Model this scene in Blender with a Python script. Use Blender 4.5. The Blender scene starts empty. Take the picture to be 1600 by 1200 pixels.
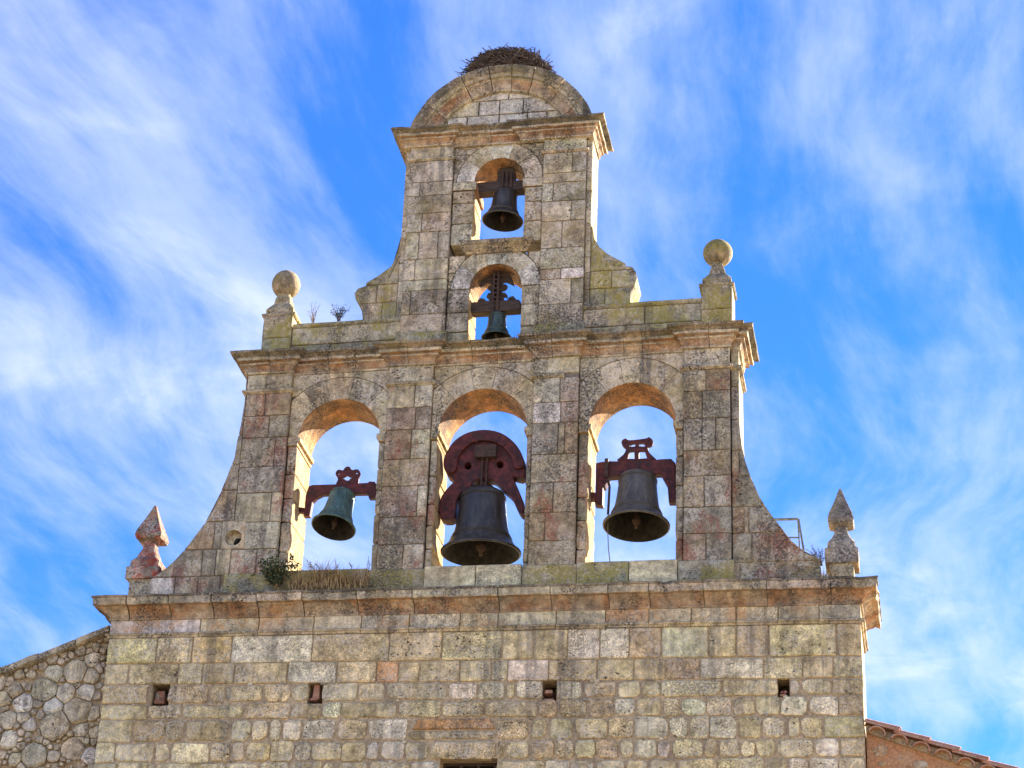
import bpy, math, random
from mathutils import Vector, Matrix, noise
random.seed(7)
R = math.radians
scene = bpy.context.scene
col = scene.collection

# ------------------------------------------------------------------ camera
CAM = Vector((5.22487, -25.05527, 1.6)); FOC = 3620.0
YAW, PIT, ROL = .19265, .46686, .03892
cyw, syw, cpt, spt, crl, srl = math.cos(YAW), math.sin(YAW), math.cos(PIT), math.sin(PIT), math.cos(ROL), math.sin(ROL)
FWD = Vector((-syw*cpt, cyw*cpt, spt)); RT0 = Vector((cyw, syw, 0)); UP0 = RT0.cross(FWD)
RT = crl*RT0 + srl*UP0; UPV = -srl*RT0 + crl*UP0
cam = bpy.data.objects.new('camera', bpy.data.cameras.new('camera')); col.objects.link(cam)
cam.data.sensor_width = 36; cam.data.lens = FOC*36/1600; cam.data.clip_end = 5000
cam.matrix_world = Matrix(((RT.x, UPV.x, -FWD.x, CAM.x), (RT.y, UPV.y, -FWD.y, CAM.y), (RT.z, UPV.z, -FWD.z, CAM.z), (0, 0, 0, 1)))
scene.camera = cam
scene.render.resolution_x, scene.render.resolution_y = 1024, 768

# ------------------------------------------------------------------ sky, sun, exposure
SUN_AZ = R(46)      # degrees behind the facade plane, from +X towards +Y
SUN_EL = R(27)
SUN_STRENGTH = 5.0
SKY_STRENGTH = .10
scene.view_settings.view_transform = 'Standard'; scene.view_settings.look = 'None'
scene.view_settings.gamma = 1; scene.view_settings.exposure = 2.2
world = bpy.data.worlds.new('World'); scene.world = world; world.use_nodes = True
wn, wl = world.node_tree.nodes, world.node_tree.links
wn.clear()
def WN(t, **kw):
    n = wn.new(t)
    for k, v in kw.items(): setattr(n, k, v)
    return n
def wmath(op, a, b=None, clamp=False):
    n = WN('ShaderNodeMath', operation=op, use_clamp=clamp)
    for i, v in enumerate((a, b)):
        if v is None: continue
        if isinstance(v, (int, float)): n.inputs[i].default_value = v
        else: wl.new(v, n.inputs[i])
    return n.outputs[0]
sky = WN('ShaderNodeTexSky', sky_type='NISHITA', sun_disc=False)
sky.sun_elevation = SUN_EL; sky.sun_rotation = R(90) - SUN_AZ
sky.air_density = 1.0; sky.dust_density = 0.; sky.ozone_density = 3.0; sky.altitude = 2500
hs = WN('ShaderNodeHueSaturation'); hs.inputs['Hue'].default_value = .517; hs.inputs['Value'].default_value = .82; hs.inputs['Saturation'].default_value = 1.32; wl.new(sky.outputs[0], hs.inputs['Color'])
# a cirrus deck: directions projected on a level cloud plane, streaks running along world Y
tc = WN('ShaderNodeTexCoord'); sp = WN('ShaderNodeSeparateXYZ'); wl.new(tc.outputs['Generated'], sp.inputs[0])
zz = wmath('MAXIMUM', sp.outputs[2], .06)
px_ = wmath('DIVIDE', sp.outputs[0], zz); py_ = wmath('DIVIDE', sp.outputs[1], zz)
def comb(a, b, c=0.0):
    n = WN('ShaderNodeCombineXYZ')
    for i, v in enumerate((a, b, c)):
        if isinstance(v, (int, float)): n.inputs[i].default_value = v
        else: wl.new(v, n.inputs[i])
    return n.outputs[0]
def wnoise(vec, scale, detail, rough=.55, dist=0.):
    n = WN('ShaderNodeTexNoise'); wl.new(vec, n.inputs['Vector'])
    n.inputs['Scale'].default_value = scale; n.inputs['Detail'].default_value = detail
    n.inputs['Roughness'].default_value = rough; n.inputs['Distortion'].default_value = dist
    return n.outputs['Fac']
def wramp(v, a, b):
    n = WN('ShaderNodeMapRange', interpolation_type='SMOOTHSTEP'); wl.new(v, n.inputs[0])
    n.inputs[1].default_value = a; n.inputs[2].default_value = b
    return n.outputs[0]
CLOUD_SEED = 61.2
wob = wnoise(comb(px_, py_, CLOUD_SEED), 1.0, 3)
sx = wmath('ADD', wmath('MULTIPLY', px_, 4.6), wmath('MULTIPLY', wob, 1.4))
streak = wnoise(comb(sx, wmath('MULTIPLY', py_, 1.15), CLOUD_SEED+5), 1.7, 10, .62, .12)
broad = wnoise(comb(px_, wmath('MULTIPLY', py_, .8), CLOUD_SEED+9), 1.6, 3, .5, .3)
puff = wnoise(comb(px_, wmath('MULTIPLY', py_, .8), CLOUD_SEED+14), 6., 8, .58, .5)
veil = wramp(wmath('ADD', wmath('ADD', wmath('MULTIPLY', streak, .55), wmath('MULTIPLY', puff, .16)), wmath('MULTIPLY', broad, .42)), .45, .70)
white = wramp(wmath('ADD', wmath('ADD', wmath('MULTIPLY', puff, .42), wmath('MULTIPLY', broad, .6)), wmath('MULTIPLY', streak, .15)), .60, .82)
cov = wmath('ADD', wmath('ADD', wmath('MULTIPLY', veil, .44), .03), wmath('MULTIPLY', white, .5), True)
cm = WN('ShaderNodeMix', data_type='RGBA'); wl.new(cov, cm.inputs[0]); wl.new(hs.outputs[0], cm.inputs[6]); cm.inputs[7].default_value = (2.3, 2.5, 2.75, 1)
bg = WN('ShaderNodeBackground'); bg.inputs[1].default_value = SKY_STRENGTH; wl.new(cm.outputs[2], bg.inputs[0])
wo = WN('ShaderNodeOutputWorld'); wl.new(bg.outputs[0], wo.inputs[0])

sun = bpy.data.objects.new('sun', bpy.data.lights.new('sun', 'SUN')); col.objects.link(sun)
sun.data.energy = SUN_STRENGTH; sun.data.angle = R(.53); sun.data.color = (1, .9, .74)
SUND = Vector((math.cos(SUN_AZ)*math.cos(SUN_EL), math.sin(SUN_AZ)*math.cos(SUN_EL), math.sin(SUN_EL)))
sun.rotation_euler = SUND.to_track_quat('Z', 'Y').to_euler(); sun.location = (30, 20, 30)

# ------------------------------------------------------------------ materials
def mat_new(name):
    m = bpy.data.materials.new(name); m.use_nodes = True
    return m, m.node_tree.nodes, m.node_tree.links
class NT:
    def __init__(s, name):
        s.m, s.n, s.l = mat_new(name); s.b = s.n['Principled BSDF']
        s.b.inputs['Roughness'].default_value = .92; s.b.inputs['Specular IOR Level'].default_value = .25
        s.geo = s.n.new('ShaderNodeNewGeometry'); s.oi = s.n.new('ShaderNodeObjectInfo')
        a = s.n.new('ShaderNodeVectorMath'); a.operation = 'MULTIPLY_ADD'
        s.l.new(s.oi.outputs['Random'], a.inputs[0]); a.inputs[1].default_value = (31, 17, 23); s.l.new(s.geo.outputs['Position'], a.inputs[2])
        s.pr = a.outputs[0]; s.p = s.geo.outputs['Position']
    def sc(s, v, xyz):
        a = s.n.new('ShaderNodeVectorMath'); a.operation = 'MULTIPLY'; s.l.new(v, a.inputs[0]); a.inputs[1].default_value = xyz
        return a.outputs[0]
    def noise(s, v, scale, detail=5, rough=.6, dist=0.):
        n = s.n.new('ShaderNodeTexNoise'); s.l.new(v, n.inputs['Vector']); n.inputs['Scale'].default_value = scale
        n.inputs['Detail'].default_value = detail; n.inputs['Roughness'].default_value = rough; n.inputs['Distortion'].default_value = dist
        return n.outputs['Fac']
    def voro(s, v, scale, rnd=1.):
        n = s.n.new('ShaderNodeTexVoronoi'); s.l.new(v, n.inputs['Vector']); n.inputs['Scale'].default_value = scale; n.inputs['Randomness'].default_value = rnd
        return n.outputs['Distance']
    def rng(s, v, a, b, c=0., d=1.):
        n = s.n.new('ShaderNodeMapRange'); s.l.new(v, n.inputs[0])
        for i, q in enumerate((a, b, c, d)): n.inputs[i+1].default_value = q
        return n.outputs[0]
    def math(s, op, a, b=0., clamp=False):
        n = s.n.new('ShaderNodeMath'); n.operation = op; n.use_clamp = clamp
        for i, v in enumerate((a, b)):
            if isinstance(v, (int, float)): n.inputs[i].default_value = v
            else: s.l.new(v, n.inputs[i])
        return n.outputs[0]
    def mix(s, f, a, b, mode='MIX'):
        n = s.n.new('ShaderNodeMix'); n.data_type = 'RGBA'; n.blend_type = mode
        for i, v in ((0, f), (6, a), (7, b)):
            if isinstance(v, (int, float)): n.inputs[i].default_value = v
            elif isinstance(v, tuple): n.inputs[i].default_value = v if len(v) == 4 else v+(1,)
            else: s.l.new(v, n.inputs[i])
        return n.outputs[2]
    def val2col(s, v):
        n = s.n.new('ShaderNodeCombineColor')
        for i in range(3): s.l.new(v, n.inputs[i])
        return n.outputs[0]
    def bump(s, h, dist, strength=1.):
        n = s.n.new('ShaderNodeBump'); s.l.new(h, n.inputs['Height']); n.inputs['Distance'].default_value = dist; n.inputs['Strength'].default_value = strength
        s.l.new(n.outputs[0], s.b.inputs['Normal'])
    def out(s, c): s.l.new(c, s.b.inputs['Base Color']); return s.m

def stone_mat(name, base=None, lichen=(.30, .25, .06), lich=.25, white=.5, pits=1., dark=.5, red=0., bscale=1.7, lt=.50, dt=.50, run=.4):
    """porous limestone: per-stone tint from the object colour, blotches, pits, lichen"""
    t = NT(name)
    c = t.oi.outputs['Color'] if base is None else None
    if base is not None:
        c = t.mix(t.rng(t.noise(t.pr, bscale, 4), .42, .58), base[0]+(1,), base[1]+(1,))
    big = t.noise(t.pr, 2.9, 6, .62)
    c = t.mix(1., c, t.val2col(t.rng(big, .36, .64, .68, 1.3)), 'MULTIPLY')
    # warm iron-brown patina that ignores the joints
    warm = t.noise(t.sc(t.p, (1, 1, .8)), 1.5, 6, .6)
    c = t.mix(t.rng(warm, .47, .62, 0, .5), c, (.50, .36, .195))
    r1 = t.math('FRACT', t.math('MULTIPLY', t.oi.outputs['Random'], 7.31)); r2 = t.math('FRACT', t.math('MULTIPLY', t.oi.outputs['Random'], 19.77))
    fine = t.noise(t.pr, 60, 5, .72); mid = t.noise(t.pr, 11, 6, .66)
    c = t.mix(1., c, t.val2col(t.rng(mid, .37, .63, .64, 1.36)), 'MULTIPLY')
    c = t.mix(t.rng(r1, 0, 1, .35, 1.), c, t.mix(1., c, t.val2col(t.rng(fine, .37, .63, .36, 1.64)), 'MULTIPLY'))
    # pale lichen crusts
    wn_ = t.math('MULTIPLY', t.rng(t.noise(t.pr, 36, 6, .72), .47, .55), t.rng(t.noise(t.p, 2.7, 5), .44, .55))
    c = t.mix(t.math('MULTIPLY', wn_, white), c, (.68, .61, .50))
    # coloured lichen
    ln = t.math('MULTIPLY', t.rng(t.noise(t.p, 2.4, 7, .66), lt, lt+.10), t.rng(t.noise(t.p, 30, 4, .7), .36, .56))
    c = t.mix(t.math('MULTIPLY', ln, lich), c, lichen)
    if red:
        rn = t.math('MULTIPLY', t.rng(t.noise(t.sc(t.p, (1.4, 1, .8)), 2.1, 6, .62), .54, .61), t.rng(t.noise(t.p, 42, 4, .7), .4, .55))
        c = t.mix(t.math('MULTIPLY', rn, red), c, (.30, .085, .05))
    # dark crusts, drawn down the wall by rain
    dn = t.math('MULTIPLY', t.rng(t.noise(t.sc(t.p, (1.5, 1.5, .55)), 1.5, 7, .66), dt, dt+.085), t.rng(t.noise(t.p, 44, 5, .72), .44, .56))
    c = t.mix(t.math('MULTIPLY', dn, dark), c, (.055, .05, .044))
    sn = t.math('MULTIPLY', t.rng(t.noise(t.sc(t.p, (5., 5., .3)), 1.6, 5, .6), .50, .62), t.rng(t.noise(t.p, .8, 3), .44, .56))
    c = t.mix(t.math('MULTIPLY', sn, run), c, (.10, .088, .074))
    # pits
    pv = t.sc(t.pr, (1, 1, 1.7))
    pa = t.rng(t.noise(pv, 25, 3, .6), .345, .40, 1, 0)
    pmask = t.rng(t.noise(t.pr, 4.4, 3), .46, .60)
    pa = t.math('MULTIPLY', pa, t.math('ADD', t.math('MULTIPLY', pmask, .9), .1))
    pb = t.rng(t.voro(t.sc(t.pr, (1, 1, 1.6)), 11), .10, .17, 1, 0)
    pb = t.math('MULTIPLY', pb, t.rng(t.noise(t.pr, 6.3, 2), .5, .58))
    pit = t.math('MULTIPLY', t.math('MULTIPLY', t.math('MAXIMUM', pa, pb), t.rng(r2, .15, .9, .12, 1.)), pits, True)
    c = t.mix(t.math('MULTIPLY', pit, .95), c, (.022, .018, .015))
    h = t.math('SUBTRACT', t.math('ADD', t.math('MULTIPLY', fine, .8), t.math('MULTIPLY', big, .7)), t.math('MULTIPLY', pit, 1.1))
    t.bump(h, .022, .9)
    return t.out(c)

M = {}
M['wall'] = stone_mat('limestone_wall', lich=.2, white=.65, dark=.55, pits=1., run=.5)
M['pier'] = stone_mat('limestone_pier', lich=.3, white=.6, dark=.72, red=.75, run=.45)
M['top'] = stone_mat('limestone_upper', lich=.3, white=.8, dark=.85, pits=1.2, red=.12, run=.55)
M['green'] = stone_mat('limestone_lichen', lich=.9, lichen=(.34, .275, .055), white=.4, dark=.75, pits=.8, lt=.45)
M['redl'] = stone_mat('limestone_red_lichen', lich=.2, white=.6, dark=.6, red=.9, base=((.34, .055, .03), (.19, .15, .12)), bscale=12.)
M['crust'] = stone_mat('cornice_stone', lich=.4, lichen=(.22, .19, .06), white=.45, dark=.95, pits=.9)
M['weather'] = stone_mat('weathered_dark_crust', lich=.5, lichen=(.16, .14, .045), white=.3, dark=.9, pits=.8, base=((.20, .165, .115), (.13, .115, .09)), bscale=4.)
M['patina_shade'] = stone_mat('underside_shade_brown_stone', base=((.31, .17, .09), (.37, .29, .20)), bscale=3.2, lich=.6, lichen=(.50, .24, .08), white=.15, dark=.9, pits=.6)  # red-brown stone, darkened to paint shade onto the moulding undersides
M['sillcream'] = stone_mat('pale_cream_block', base=((.66, .56, .33), (.60, .51, .30)), lich=.2, lichen=(.36, .30, .13), white=.3, dark=.35, pits=.4)
M['ochre'] = stone_mat('sun_glow_ochre_stone', base=((.46, .32, .14), (.42, .27, .115)), lich=.3, lichen=(.55, .33, .07), white=.25, dark=.12, pits=.35)  # warm sun glow on the arch reveals is put into this ochre
M['soffit'] = stone_mat('bounce_glow_orange_stone', base=((.38, .185, .07), (.28, .15, .075)), lich=.4, lichen=(.52, .27, .06), white=.05, dt=.46, dark=.95, pits=.3)  # orange bounce light under the arches is mixed into the stone colour
M['cream'] = stone_mat('sunlit_side_cream_stone', base=((.50, .42, .27), (.45, .36, .22)), lich=.3, lichen=(.30, .26, .10), white=.3, dark=.22, pits=.35)  # right-hand side faces only: sunlit look painted in as a cream tone
M['frieze'] = stone_mat('frieze_stone', lich=.8, lichen=(.58, .30, .11), white=.45, dark=.6, pits=.6)

t = NT('lime_mortar')
n1 = t.noise(t.p, 30, 6, .7); n2 = t.noise(t.p, 3, 5); n3 = t.noise(t.p, 1.2, 4)
c = t.mix(t.rng(n2, .3, .7), (.50, .375, .225), (.60, .46, .285)); c = t.mix(t.rng(n3, .48, .64, 0, .6), c, (.25, .19, .135))
c = t.mix(1., c, t.val2col(t.rng(n1, .3, .7, .5, 1.35)), 'MULTIPLY'); t.bump(n1, .03); M['mortar'] = t.out(c)

t = NT('joint_mortar')
n1 = t.noise(t.p, 24, 5, .7); c = t.mix(t.rng(n1, .35, .65), (.15, .125, .10), (.30, .245, .185)); t.bump(n1, .03); M['joint'] = t.out(c)

def bronze(name, a, b, rough):
    t = NT(name); n = t.noise(t.sc(t.pr, (1, 1, .45)), 6, 7, .65); f = t.noise(t.pr, 55, 5, .7); s = t.noise(t.sc(t.pr, (1, 1, .12)), 17, 4)
    c = t.mix(t.rng(n, .38, .66), a, b); c = t.mix(t.rng(s, .5, .66, 0, .8), c, tuple(min(1, v*1.25) for v in b))
    c = t.mix(1., c, t.val2col(t.rng(f, .3, .7, .65, 1.3)), 'MULTIPLY')
    t.l.new(t.rng(n, .3, .7, rough-.1, rough+.2), t.b.inputs['Roughness']); t.b.inputs['Metallic'].default_value = .3; t.b.inputs['Specular IOR Level'].default_value = .5
    t.bump(f, .004); return t.out(c)
M['bronze'] = bronze('dark_bronze', (.030, .027, .025), (.075, .068, .06), .42)
M['bronze_grey'] = bronze('grey_bronze', (.06, .054, .047), (.12, .11, .095), .5)
M['bronze_green'] = bronze('green_bronze', (.035, .06, .055), (.10, .19, .17), .55)
M['bronze_teal'] = bronze('blackened_green_bronze', (.025, .033, .030), (.07, .11, .095), .5)
t = NT('bell_inside_shade'); M['bell_inside_shade'] = t.out(t.mix(t.rng(t.noise(t.pr, 15, 5), .4, .6), (.006, .0055, .005), (.018, .016, .014)))  # near-black colour supplies the shade inside the bell mouths
t = NT('red_lead_iron'); n = t.noise(t.pr, 12, 6, .7); f = t.noise(t.pr, 50, 4)
c = t.mix(t.rng(n, .4, .62), (.04, .013, .012), (.12, .027, .022)); c = t.mix(t.rng(f, .66, .74, 0, .7), c, (.30, .17, .14)); c = t.mix(t.rng(t.noise(t.pr, 5, 5), .54, .7, 0, .8), c, (.035, .02, .018))
t.b.inputs['Roughness'].default_value = .6; t.bump(n, .006); M['rediron'] = t.out(c)
t = NT('rusty_iron'); n = t.noise(t.pr, 25, 6, .7); c = t.mix(t.rng(n, .35, .65), (.025, .02, .018), (.085, .045, .03)); t.b.inputs['Roughness'].default_value = .75; t.bump(n, .004); M['iron'] = t.out(c)
t = NT('grey_steel'); n = t.noise(t.pr, 20, 5); c = t.mix(t.rng(n, .4, .6), (.10, .11, .11), (.19, .20, .20)); t.b.inputs['Metallic'].default_value = .4; t.b.inputs['Roughness'].default_value = .55; M['steel'] = t.out(c)
t = NT('old_oak'); n = t.noise(t.sc(t.pr, (2.5, 20, 22)), 2.2, 7, .7); c = t.mix(t.rng(n, .35, .65), (.03, .021, .017), (.105, .078, .062)); t.bump(n, .012); M['wood'] = t.out(c)
t = NT('rope'); c = t.mix(t.rng(t.noise(t.p, 80, 3), .4, .6), (.10, .085, .065), (.2, .17, .13)); M['rope'] = t.out(c)
t = NT('terracotta'); n = t.noise(t.pr, 9, 6, .7); f = t.noise(t.p, 40, 4, .7)
c = t.mix(t.rng(n, .38, .62), (.36, .15, .085), (.46, .25, .15)); c = t.mix(t.rng(f, .5, .68, 0, .7), c, (.46, .40, .32)); c = t.mix(t.rng(t.noise(t.p, 4, 5), .52, .7, 0, .6), c, (.13, .10, .08)); t.bump(f, .01); M['tile'] = t.out(c)
t = NT('orange_render'); n = t.noise(t.p, 4.5, 7, .65); f = t.noise(t.p, 40, 5, .7)
c = t.mix(t.rng(n, .38, .64), (.50, .25, .12), (.52, .33, .19)); c = t.mix(1., c, t.val2col(t.rng(f, .3, .7, .6, 1.3)), 'MULTIPLY'); t.bump(f, .02); M['render'] = t.out(c)
t = NT('dry_twig'); c = t.mix(t.oi.outputs['Random'], (.055, .04, .031), (.19, .148, .12)); n = t.noise(t.p, 14, 3); c = t.mix(t.rng(n, .4, .65), c, (.055, .036, .028)); M['twig'] = t.out(c)
t = NT('dry_straw'); n = t.noise(t.sc(t.p, (9, 2, 1.2)), 9, 3); c = t.mix(t.rng(n, .4, .6), (.07, .042, .018), (.46, .33, .16)); M['straw'] = t.out(c)
t = NT('leaf'); n = t.noise(t.p, 30, 3); c = t.mix(t.rng(n, .35, .65), (.025, .04, .018), (.075, .095, .045)); t.b.inputs['Roughness'].default_value = .6; M['leaf'] = t.out(c)
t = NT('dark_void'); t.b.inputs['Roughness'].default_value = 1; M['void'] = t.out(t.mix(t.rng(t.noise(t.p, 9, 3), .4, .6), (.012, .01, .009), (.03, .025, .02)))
t = NT('ground'); n = t.noise(t.p, .35, 7, .6); f = t.noise(t.p, 12, 6, .7); c = t.mix(t.rng(n, .35, .65), (.39, .295, .18), (.45, .345, .215)); c = t.mix(1., c, t.val2col(t.rng(f, .3, .7, .8, 1.15)), 'MULTIPLY'); t.bump(f, .03); M['ground'] = t.out(c)

# ------------------------------------------------------------------ geometry helpers
KT = [(0, -.0097), (11.6, -.0097), (12.1, -.006), (14., 0.), (14.9, .0105), (15.7, .012), (16.5, 0.), (18.1, 0.), (18.35, .004), (30, .004)]
def kz(z):
    for (a, ka), (b, kb) in zip(KT, KT[1:]):
        if z <= b: return ka + (kb-ka)*(z-a)/(b-a)
    return KT[-1][1]
def W(v):            # the old masonry is not quite level: courses drift by up to 1 %
    return Vector((v[0], v[1], v[2] + kz(v[2])*v[0]))
def at(px, py, y=0.):  # a survey point on the plane y (level coordinates, before the drift)
    d = FWD*FOC + RT*(px-800) - UPV*(py-600); p = CAM + d*((y-CAM.y)/d.y)
    return p.x, p.z
def rat(px, py, y=0.):
    x, z = at(px, py, y); return x, z - kz(z)*x
ROOTPOS = {}
def wpos(o):
    return ROOTPOS.get(o.name, Vector((0, 0, 0)))
def link(o, parent, loc):
    col.objects.link(o); loc = Vector(loc)
    if parent is not None:
        o.parent = parent; o.location = loc - wpos(parent)
    else: o.location = loc
    ROOTPOS[o.name] = loc
    return o
def thing(name, loc, label, cat, group=None):
    o = bpy.data.objects.new(name, None); o.empty_display_size = .2; link(o, None, loc)
    o['label'] = label; o['category'] = cat
    if group: o['group'] = group
    return o
def mesh(name, verts, faces, mats, parent=None, slots=None, warp=True, smooth=False, color=None, label=None, kind=None):
    vs = [W(v) if warp else Vector(v) for v in verts]
    c = Vector((0, 0, 0))
    for v in vs: c += v
    c /= max(1, len(vs))
    me = bpy.data.meshes.new(name); me.from_pydata([v-c for v in vs], [], faces)
    for m in (mats if isinstance(mats, (list, tuple)) else [mats]): me.materials.append(m)
    if slots:
        for p, s in zip(me.polygons, slots): p.material_index = s
    if smooth:
        for p in me.polygons: p.use_smooth = True
    me.validate(); me.update()
    o = bpy.data.objects.new(name, me)
    if color: o.color = tuple(color[:3])+(1,)
    if label: o['label'] = label
    if kind: o['kind'] = kind
    return link(o, parent, c)
class MB:
    def __init__(s): s.v, s.f, s.s = [], [], []
    def add(s, vs, fs, slot=0):
        b = len(s.v); s.v += [tuple(v) for v in vs]; s.f += [tuple(i+b for i in f) for f in fs]; s.s += [slot]*len(fs)
    def box(s, x0, x1, y0, y1, z0, z1, slot=0):
        s.add([(x0, y0, z0), (x1, y0, z0), (x1, y1, z0), (x0, y1, z0), (x0, y0, z1), (x1, y0, z1), (x1, y1, z1), (x0, y1, z1)],
              [(0, 3, 2, 1), (4, 5, 6, 7), (0, 1, 5, 4), (1, 2, 6, 5), (2, 3, 7, 6), (3, 0, 4, 7)], slot)
    def tube(s, pts, r, n=6, r1=None, slot=0):
        pts = [Vector(p) for p in pts]; rings = []; r1 = r if r1 is None else r1
        for i, p in enumerate(pts):
            d = (pts[min(i+1, len(pts)-1)] - pts[max(i-1, 0)]).normalized()
            a = d.cross(Vector((0, 0, 1)) if abs(d.z) < .9 else Vector((1, 0, 0))).normalized(); b = d.cross(a)
            q = r + (r1-r)*i/max(1, len(pts)-1)
            rings.append([p + a*q*math.cos(k*2*math.pi/n) + b*q*math.sin(k*2*math.pi/n) for k in range(n)])
        vs = [v for g in rings for v in g]; fs = []
        for i in range(len(pts)-1):
            for k in range(n): fs.append((i*n+k, i*n+(k+1) % n, (i+1)*n+(k+1) % n, (i+1)*n+k))
        fs.append(tuple(range(n))[::-1]); fs.append(tuple((len(pts)-1)*n+k for k in range(n)))
        s.add(vs, fs, slot)
    def lathe(s, prof, c=(0, 0, 0), n=40, slot=0):
        vs = [(c[0]+r*math.cos(k*2*math.pi/n), c[1]+r*math.sin(k*2*math.pi/n), c[2]+z) for r, z in prof for k in range(n)]
        fs = [(i*n+k, i*n+(k+1) % n, (i+1)*n+(k+1) % n, (i+1)*n+k) for i in range(len(prof)-1) for k in range(n)]
        s.add(vs, fs, slot)
    def build(s, name, mats, parent=None, **kw):
        return mesh(name, s.v, s.f, mats, parent, slots=s.s, **kw)
def rnd(a, b): return a + (b-a)*random.random()
def area(p): return .5*sum(p[i][0]*p[(i+1) % len(p)][1]-p[(i+1) % len(p)][0]*p[i][1] for i in range(len(p)))
def clip_half(poly, nx, nz, d):     # keep nx*x+nz*z <= d
    out = []
    for i, p in enumerate(poly):
        q = poly[(i+1) % len(poly)]; a = nx*p[0]+nz*p[1]-d; b = nx*q[0]+nz*q[1]-d
        if a <= 0: out.append(p)
        if (a < 0 < b) or (b < 0 < a):
            f = a/(a-b); out.append((p[0]+(q[0]-p[0])*f, p[1]+(q[1]-p[1])*f))
    return out
def clip_rect(poly, x0, x1, z0, z1):
    for h in ((-1, 0, -x0), (1, 0, x1), (0, -1, -z0), (0, 1, z1)):
        poly = clip_half(poly, *h)
        if len(poly) < 3: return []
    return poly
def clean(poly, eps=.004):
    out = []
    for p in poly:
        if not out or math.hypot(p[0]-out[-1][0], p[1]-out[-1][1]) > eps: out.append(p)
    if len(out) > 1 and math.hypot(out[0][0]-out[-1][0], out[0][1]-out[-1][1]) <= eps: out.pop()
    return out
def inset(poly, d):
    n = len(poly); out = []
    for i in range(n):
        a, b, c = poly[i-1], poly[i], poly[(i+1) % n]
        u = (b[0]-a[0], b[1]-a[1]); v = (c[0]-b[0], c[1]-b[1]); lu = math.hypot(*u) or 1; lv = math.hypot(*v) or 1
        n1 = (-u[1]/lu, u[0]/lu); n2 = (-v[1]/lv, v[0]/lv); m = (n1[0]+n2[0], n1[1]+n2[1]); q = 1+n1[0]*n2[0]+n1[1]*n2[1]
        k = d/max(q, .5); out.append((b[0]+m[0]*k, b[1]+m[1]*k))
    return out
def roughen(poly, step, jit, rd):
    """cut the corners by rd, split long edges, jitter inwards"""
    n = len(poly); pts = []
    for i in range(n):
        a, b, c = poly[i-1], poly[i], poly[(i+1) % n]
        la = math.hypot(b[0]-a[0], b[1]-a[1]); lc = math.hypot(c[0]-b[0], c[1]-b[1])
        u = ((b[0]-a[0])/la, (b[1]-a[1])/la); v = ((c[0]-b[0])/lc, (c[1]-b[1])/lc)
        if rd > 0 and u[0]*v[0]+u[1]*v[1] < .8:
            r1 = min(rd*rnd(.4, 1.3), la*.3); r2 = min(rd*rnd(.4, 1.3), lc*.3)
            pts += [(b[0]-u[0]*r1, b[1]-u[1]*r1), (b[0]+v[0]*r2, b[1]+v[1]*r2)]
        else: pts.append(b)
    out = []
    for i, p in enumerate(pts):
        q = pts[(i+1) % len(pts)]; L = math.hypot(q[0]-p[0], q[1]-p[1]); k = max(1, int(L/step+.5)); nx, nz = -(q[1]-p[1])/(L or 1), (q[0]-p[0])/(L or 1)
        for j in range(k):
            f = j/k; e = jit*random.random(); out.append((p[0]+(q[0]-p[0])*f+nx*e, p[1]+(q[1]-p[1])*f+nz*e))
    return out
def stone(name, poly, y0, y1, parent, mats, color=None, gap=.006, bev=.012, jit=.006, step=.13, rd=.02, proud=.006, back=False, slot_fn=None, tilt=.008):
    poly = clean(poly)
    if len(poly) < 3: return None
    if area(poly) < 0: poly = poly[::-1]
    poly = inset(poly, gap)
    if area(poly) < .0012: return None
    poly = roughen(poly, step, jit, rd); n = len(poly)
    fr = inset(poly, bev); cx = sum(p[0] for p in poly)/n; cz = sum(p[1] for p in poly)/n
    off = rnd(-proud, proud*.4); ta, tb = rnd(-tilt, tilt), rnd(-tilt, tilt)
    vs = [(p[0], y0+off+ta*(p[0]-cx)+tb*(p[1]-cz), p[1]) for p in fr] + [(p[0], y0+off+bev*.8, p[1]) for p in poly] + [(p[0], y1, p[1]) for p in poly]
    fs = [tuple(range(n))]; sl = [0]
    for i in range(n):
        j = (i+1) % n; s_ = slot_fn(poly[i], poly[j]) if slot_fn else 0
        fs.append((n+i, n+j, j, i)); sl.append(0)
        fs.append((2*n+i, 2*n+j, n+j, n+i)); sl.append(s_)
    if back: fs.append(tuple(range(2*n, 3*n))[::-1]); sl.append(0)
    return mesh(name, vs, fs, mats, parent, slots=sl, color=color)
PAL = dict(light=(.50, .455, .375), beige=(.43, .37, .275), tan=(.40, .31, .205), grey=(.33, .285, .22), dark=(.21, .18, .14), pink=(.37, .275, .225),
           white=(.68, .62, .51), ochre=(.42, .29, .13), brown=(.29, .225, .165), orange=(.55, .30, .14), cream=(.55, .47, .29), green=(.27, .255, .165))
_m = (.54, .435, .285)
PAL = {k: tuple(_m[i]+(c[i]-_m[i])*(.9 if k in ('white', 'orange', 'cream', 'green') else .62) for i in range(3)) for k, c in PAL.items()}
def pick(weights):
    r = random.random()*sum(w for _, w in weights)
    for k, w in weights:
        r -= w
        if r <= 0: break
    c = PAL[k]; f = rnd(.87, 1.14); return tuple(min(.8, q*f*rnd(.97, 1.03)) for q in c)
PALP = {}
BASEW = [('light', 4), ('beige', 5), ('tan', 2), ('grey', 3), ('dark', .6), ('white', 1.3), ('pink', .5), ('ochre', .25)]
PIERW = [('pgrey', 5), ('pbrown', 4), ('ppink', 2), ('grey', 2), ('beige', 1), ('dark', .7), ('light', .5)]
TOPW = [('pgrey', 4), ('grey', 2), ('light', 2.), ('beige', 1.5), ('dark', 1.), ('pbrown', 1.5)]
PAL.update(pgrey=(.29, .245, .17), pbrown=(.31, .225, .13), ppink=(.315, .23, .155))
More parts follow.
